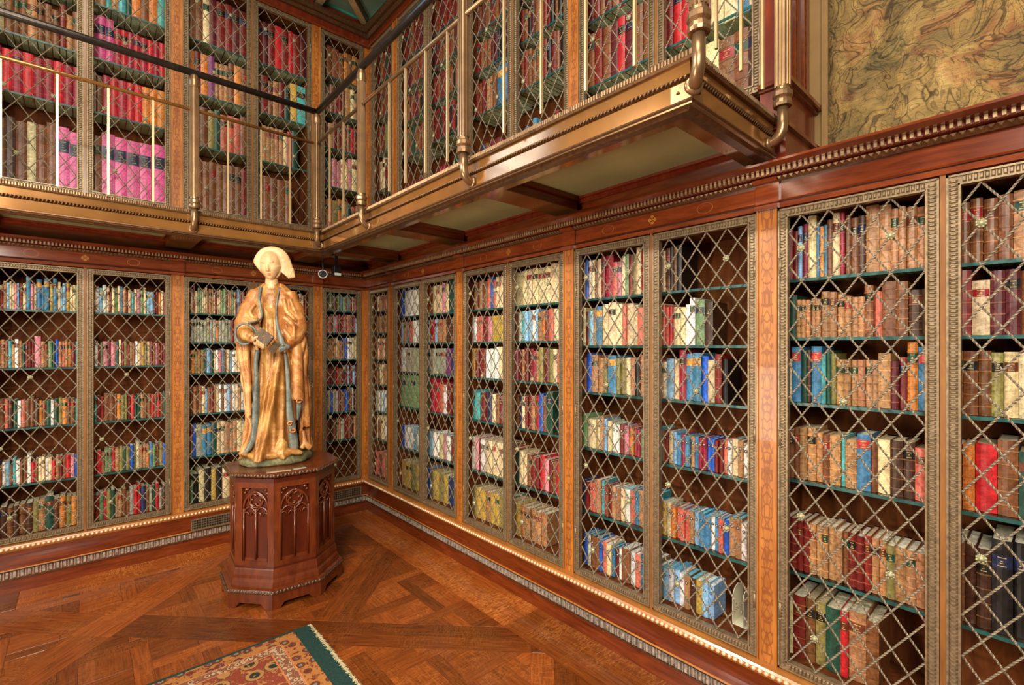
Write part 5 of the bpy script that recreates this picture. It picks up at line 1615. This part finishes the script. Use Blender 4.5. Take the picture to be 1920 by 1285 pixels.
ribbon(ln, [(0.036,-0.064,1.135,0.010), (0.020,-0.108,1.06,0.012), (0.013,-0.122,0.98,0.013), (0.016,-0.130,0.91,0.018), (0.028,-0.165,0.85,0.026), (0.044,-0.190,0.79,0.036), (0.052,-0.198,0.755,0.040)])
ln.add([(0.028,-0.205,0.725), (0.036,-0.205,0.715), (0.104,-0.196,0.745), (0.098,-0.190,0.762), (0.048,-0.203,0.775), (0.028,-0.170,0.725), (0.036,-0.170,0.715), (0.104,-0.165,0.745), (0.098,-0.160,0.762), (0.048,-0.17,0.775)],
       [(0,1,2,3,4), (9,8,7,6,5), (0,5,6,1), (1,6,7,2), (2,7,8,3), (3,8,9,4), (4,9,5,0)])
ribbon(ln, [(-0.100,-0.130,0.73,0.030), (-0.112,-0.135,0.66,0.026), (-0.106,-0.138,0.55,0.030), (-0.110,-0.140,0.42,0.036), (-0.112,-0.140,0.28,0.046), (-0.118,-0.138,0.19,0.042), (-0.150,-0.132,0.12,0.036), (-0.188,-0.115,0.085,0.022)])
ribbon(ln, [(0.070,-0.138,0.715,0.020), (0.083,-0.140,0.62,0.026), (0.090,-0.142,0.48,0.030), (0.096,-0.142,0.34,0.040), (0.112,-0.140,0.24,0.052), (0.125,-0.135,0.13,0.060), (0.122,-0.13,0.085,0.056)])
ribbon(ln, [(0.160,-0.138,0.405,0.044), (0.156,-0.136,0.34,0.030), (0.150,-0.130,0.28,0.014)])
# round cuff of the left sleeve
cuff = [(-0.170+0.056*math.cos(t), -0.178+0.012*math.sin(t), 0.832+0.058*math.sin(t)) for t in [2*math.pi*i/28 for i in range(29)]]
rim = []
for k, (rr, yy) in enumerate(((0.047, -0.150), (0.054, -0.176), (0.061, -0.184), (0.066, -0.176), (0.064, -0.150))):
    for i in range(28):
        t_ = 2*math.pi*i/28; wob = 1+0.06*math.sin(3*t_+1)
        rim.append((-0.170+rr*wob*math.cos(t_), yy+0.012*math.sin(t_), 0.830+rr*1.04*wob*math.sin(t_)))
ln.add(rim, [(k*28+i, k*28+(i+1) % 28, (k+1)*28+(i+1) % 28, (k+1)*28+i) for k in range(4) for i in range(28)])
lining = ln.build('mantle_lining', M['lining'], mantle, smooth=True)
# curled hem ends on the right
cu = MB()
for c, r, a0 in (((0.100,-0.150,0.262), 0.018, 0.5), ((0.120,-0.152,0.218), 0.020, 2.4), ((0.160,-0.150,0.402), 0.022, 0.2)):
    n = 18
    cu.tube([(c[0]+r*(1-0.5*i/n)*math.cos(a0+i*0.33), c[1]-0.004*i/n, c[2]+r*0.7*(1-0.5*i/n)*math.sin(a0+i*0.33)) for i in range(n+1)], 0.0065, 7)
cu.build('hem_curl', M['mantle'], mantle, smooth=True)

# --- fore-sleeve, hand, book
fs_ = MB()
limb(fs_, [(-0.172,-0.135,0.830,0.043), (-0.162,-0.185,0.822,0.040), (-0.135,-0.205,0.808,0.030), (-0.112,-0.212,0.795,0.024)], 16, fold=0.06)
remesh(fs_, 'undersleeve', M['gold_dress'], ST, 0.004, 2)
hnd = MB()
blob(hnd, (-0.098,-0.205,0.776), (0.030, 0.015, 0.020), tilt=Euler((0, 0.5, 0.2)))
for k, (dx, L) in enumerate(((0.0, 0.046), (0.013, 0.052), (0.026, 0.050), (0.038, 0.040))):
    x0 = -0.108+dx; z0 = 0.770-dx*0.55
    hnd.tube([(x0-0.012, -0.200, z0+0.012), (x0, -0.214, z0-0.004), (x0+0.010, -0.238, z0-0.002), (x0+0.012, -0.250, z0+L*0.35), (x0+0.010, -0.250, z0+L*0.62)], [0.0085, 0.0085, 0.008, 0.007, 0.005], 8)
hnd.tube([(-0.112,-0.205,0.785), (-0.120,-0.230,0.790), (-0.108,-0.252,0.806), (-0.090,-0.258,0.812)], [0.010, 0.0095, 0.0085, 0.006], 8)
remesh(hnd, 'hand', M['skin'], ST, 0.0028, 1)
bk = empty('held_book', (-0.060, -0.240, 0.812)); bk.parent = ST
e1 = Vector((0.80, -0.10, -0.59)).normalized(); e3 = Vector((-0.25, -0.86, 0.22)); e3 = (e3-e1*e3.dot(e1)).normalized(); e2 = e3.cross(e1)
bk.rotation_euler = Matrix((e1, e2, e3)).transposed().to_euler()
bb = MB(); bb.box(-0.052, -0.036, 0.012, 0.052, 0.036, 0.016); bb.box(-0.052, -0.036, -0.016, 0.052, 0.036, -0.012); bb.box(-0.052, 0.033, -0.016, 0.052, 0.037, 0.016)
bo = bb.build('cover', M['statue_book'], bk); bo.modifiers.new('bev', 'BEVEL').width = 0.0015
bb = MB(); bb.box(-0.049, -0.034, -0.012, 0.050, 0.033, 0.012); bb.build('page_block', M['gold_dress'], bk)
bb = MB()
for x, y in ((0, 0), (-0.042, -0.027), (0.042, -0.027), (-0.042, 0.027), (0.042, 0.027)): bb.lathe([(0.005, 0.016), (0.0035, 0.0185), (0.001, 0.0195)], 8, x, y)
bb.build('boss', M['gold_dress'], bk)
bb = MB()          # the other half of the book falls in shadow below
bb.add([(0.005,-0.215,0.79), (0.045,-0.205,0.765), (-0.005,-0.215,0.700), (-0.035,-0.22,0.735), (0.005,-0.17,0.79), (0.045,-0.165,0.765), (-0.005,-0.17,0.700), (-0.035,-0.17,0.735)],
       [(0,1,2,3), (7,6,5,4), (0,4,5,1), (1,5,6,2), (2,6,7,3), (3,7,4,0)])
bb.build('book_cloth', M['statue_book'], ST)

# ================================================================== rug
def rug_mat(name, ground, motif, motif2, scale, feature='F1', stretch=(1,1,1)):
    m, nt, p = new_mat(name)
    v = coords(nt, stretch)
    vo = N(nt, 'ShaderNodeTexVoronoi', feature='F1'); vo.inputs['Scale'].default_value = scale; vo.inputs['Randomness'].default_value = 0.55
    nt.links.new(v, vo.inputs['Vector'])
    k = ramp(nt, [(0.10, motif2), (0.17, motif2), (0.20, (0.03,0.025,0.015)), (0.235, motif), (0.34, motif), (0.37, (0.05,0.035,0.02)), (0.40, ground)], vo.outputs['Distance'])
    f = noise(nt, coords(nt), 260, 2)
    kk = ramp(nt, [(0.3, (0.6,0.6,0.6)), (0.7, (1.15,1.15,1.15))], f)
    g = noise(nt, coords(nt), 40, 3, 0.6, 1.0)
    k3 = ramp(nt, [(0.56, (0,0,0)), (0.60, (1,1,1))], g)
    mx = N(nt, 'ShaderNodeMix', data_type='RGBA'); nt.links.new(k3, mx.inputs[0]); nt.links.new(k, mx.inputs[6]); mx.inputs[7].default_value = (*motif, 1)
    m2 = N(nt, 'ShaderNodeMix', data_type='RGBA', blend_type='MULTIPLY'); m2.inputs[0].default_value = 1
    nt.links.new(mx.outputs[2], m2.inputs[6]); nt.links.new(kk, m2.inputs[7])
    nt.links.new(m2.outputs[2], p.inputs['Base Color']); p.inputs['Roughness'].default_value = 0.95
    bump(nt, p, f, 0.5, 0.002)
    return m
RX, RY = -1.072, -1.597                              # the corner in view
rug = empty('rug', (RX-1.2, RY-1.7, 0)); tag(rug, 'worn oriental rug with green ends and an orange flowered border', 'rug')
def rpiece(name, x0, y0, x1, y1, z, mat):
    b = MB(); b.prism([(RX-x1, RY-y1), (RX-x0, RY-y1), (RX-x0, RY-y0), (RX-x1, RY-y0)], 0.001, z, 0.0008)
    o = b.build(name, mat, rug); o.location = (-(RX-1.2), -(RY-1.7), 0); return o
green = plain('faded_green_wool', lin(20,54,48), 0.95, 0, 0.4, 120)
WX, WY = 2.4, 3.2
rpiece('end_band', 0.0, 0.0, 0.094, WY, 0.007, green)
rpiece('selvedge', 0.094, 0.0, WX, 0.018, 0.007, green)
og = rug_mat('rug_flowered_border', lin(186,120,56), lin(120,46,30), lin(130,138,118), 17)
rpiece('outer_border', 0.094, 0.018, 0.176, WY, 0.0075, og); rpiece('outer_border', 0.176, 0.018, WX, 0.092, 0.0075, og)
gl_ = plain('rug_guard_stripe', lin(196,120,70), 0.95, 0, 0.3, 90)
rpiece('guard_stripe', 0.176, 0.092, 0.184, WY, 0.0078, gl_); rpiece('guard_stripe', 0.184, 0.092, WX, 0.099, 0.0078, gl_)
ib = rug_mat('rug_inner_border', lin(142,84,58), lin(206,170,130), lin(120,48,36), 30)
rpiece('inner_border', 0.184, 0.099, 0.236, WY, 0.0075, ib); rpiece('inner_border', 0.236, 0.099, WX, 0.146, 0.0075, ib)
rpiece('guard_stripe', 0.236, 0.146, 0.243, WY, 0.0078, gl_); rpiece('guard_stripe', 0.243, 0.146, WX, 0.152, 0.0078, gl_)
rpiece('field', 0.243, 0.152, WX, WY, 0.0075, rug_mat('rug_red_field', lin(146,60,38), lin(186,130,70), lin(34,44,34), 9))
b = MB(); rg = random.Random(8); y = 0.004
while y < 1.6:                                       # frayed ends
    L = rg.uniform(0.003, 0.013); a = rg.uniform(-0.008, 0.008)
    b.tube([(RX-0.012, RY-y, 0.0062), (RX+L*0.5, RY-y+a*0.5, 0.004), (RX+L, RY-y+a, 0.0022)], [0.0016, 0.0013, 0.0007], 4)
    b.box(RX-rg.uniform(0.004, 0.020), RY-y-0.002, 0.0068, RX+0.001, RY-y+0.002, 0.0078)
    y += rg.uniform(0.003, 0.008)
o = b.build('fringe', plain('pale_fringe', lin(206,190,146), 0.95, 0, 0.2), rug); o.location = (-(RX-1.2), -(RY-1.7), 0); tag(o, kind='stuff')

# ================================================================== vents, spotlight, sensor, bookend
def vent(x0, x1, lab):
    t = empty('floor_vent', ((x0+x1)/2, -0.030, 0.163)); tag(t, lab, 'vent', 'brass grilles in the left skirting')
    w = x1-x0; h = 0.085
    b = MB(); b.box(-w/2, -0.014, 0, w/2, -0.002, 0.008); b.box(-w/2, -0.014, h-0.008, w/2, -0.002, h); b.box(-w/2, -0.014, 0.008, -w/2+0.008, -0.002, h-0.008); b.box(w/2-0.008, -0.014, 0.008, w/2, -0.002, h-0.008)
    b.build('vent_frame', M['bronze'], t)
    b = MB(); b.box(-w/2+0.004, -0.003, 0.004, w/2-0.004, 0.0, h-0.004); b.build('dark_backing', M['dark_void'], t)
    hb = MB(); hb.box(-w/2+0.006, -0.011, -0.0015, w/2-0.006, -0.005, 0.0015); hme = hb.mesh('grille_bar', recalc=False)
    for z in (0.025, 0.0425, 0.060): o = link('grille_bar', hme, M['bronze'], t); o.location = (0, 0, z)
    vb = MB(); vb.box(-0.0015, -0.012, 0.006, 0.0015, -0.006, h-0.006); vme = vb.mesh('grille_bar', recalc=False)
    x = -w/2+0.018
    while x < w/2-0.012: o = link('grille_bar', vme, M['bronze'], t); o.location = (x, 0, 0); x += 0.0165
vent(-1.415, -1.02, 'brass grille in the skirting left of the pedestal')
vent(-0.40, -0.075, 'brass grille in the skirting near the room corner')

t = empty('ceiling_spotlight', (-0.508, -0.25, 2.356)); tag(t, 'small black spotlight with a pale ring under the gallery corner', 'spotlight')
dv = (CAM - Vector((-0.508, -0.25, 2.13))).normalized()
b = MB(); b.tube([(0, 0, 0), (0, 0, -0.15)], 0.008, 8); b.build('stem', M['black'], t)
b = MB(); b.lathe([(0.034, 0.0), (0.034, 0.004), (0.010, 0.010), (0.008, 0.012)], 14, 0, 0); o = b.build('ceiling_cup', M['black'], t, smooth=True); o.location = (0, 0, -0.012)
b = MB(); b.lathe([(0.020, -0.06), (0.034, -0.055), (0.036, 0.0), (0.036, 0.030)], 20); o = b.build('lamp_can', M['black'], t, smooth=True)
hd_e = (dv*1.0+Vector((0,0,-0.15))).to_track_quat('Z', 'Y').to_euler(); o.location = (0, 0, -0.185); o.rotation_euler = hd_e
can = o
b = MB(); b.tube([(0.033*math.cos(2*math.pi*i/28), 0.033*math.sin(2*math.pi*i/28), 0.031) for i in range(29)], 0.0042, 8, caps=False); b.build('ring', M['white_plastic'], can, smooth=True)
b = MB(); b.lathe([(0.030, 0.0305), (0.020, 0.033), (0.001, 0.034)], 20); b.build('lens', M['lens'], can, smooth=True)
t = empty('ceiling_sensor', (-0.393, -0.25, 2.356)); tag(t, 'small black sensor box with white lower edge beside the spotlight', 'sensor')
b = MB(); b.box(-0.010, -0.010, -0.12, 0.010, 0.010, 0.0); b.build('stem', M['black'], t)
b = MB(); b.box(-0.030, -0.030, -0.195, 0.030, 0.040, -0.115); o = b.build('housing', M['black'], t); o.modifiers.new('bev', 'BEVEL').width = 0.004
b = MB(); b.box(-0.027, -0.034, -0.193, 0.027, -0.030, -0.172); b.build('white_strip', M['white_plastic'], t)

def R3pt(x, y, z): return Vector((y, -(RP[2]+x), z))
t = empty('bookend', R3pt(0.845, 0.16, 0.3405), -math.pi/2); tag(t, 'cream metal bookend after the last books on the bottom shelf', 'bookend')
be = plain('cream_enamel', (0.72,0.68,0.52), 0.4, 0, 0.06)
b = MB(); n = 10
prof = [(-0.055, 0.0), (0.055, 0.0), (0.055, 0.11)] + [(0.055*math.cos(a), 0.11+0.05*math.sin(a)) for a in [math.pi*i/n for i in range(1, n)]] + [(-0.055, 0.11)]
m = len(prof)
b.add([(0.0, y, z) for y, z in prof]+[(0.002, y, z) for y, z in prof], [tuple(range(m)), tuple(range(2*m-1, m-1, -1))]+[(i, m+i, m+(i+1) % m, (i+1) % m) for i in range(m)])
b.build('upright', be, t)
b = MB(); b.box(0.0, -0.055, 0.0, 0.105, 0.055, 0.002); o = b.build('foot', be, t)
o = link('upright', bpy.data.objects['upright'].data, be, t); o.location = (0.045, 0.0, 0.0)
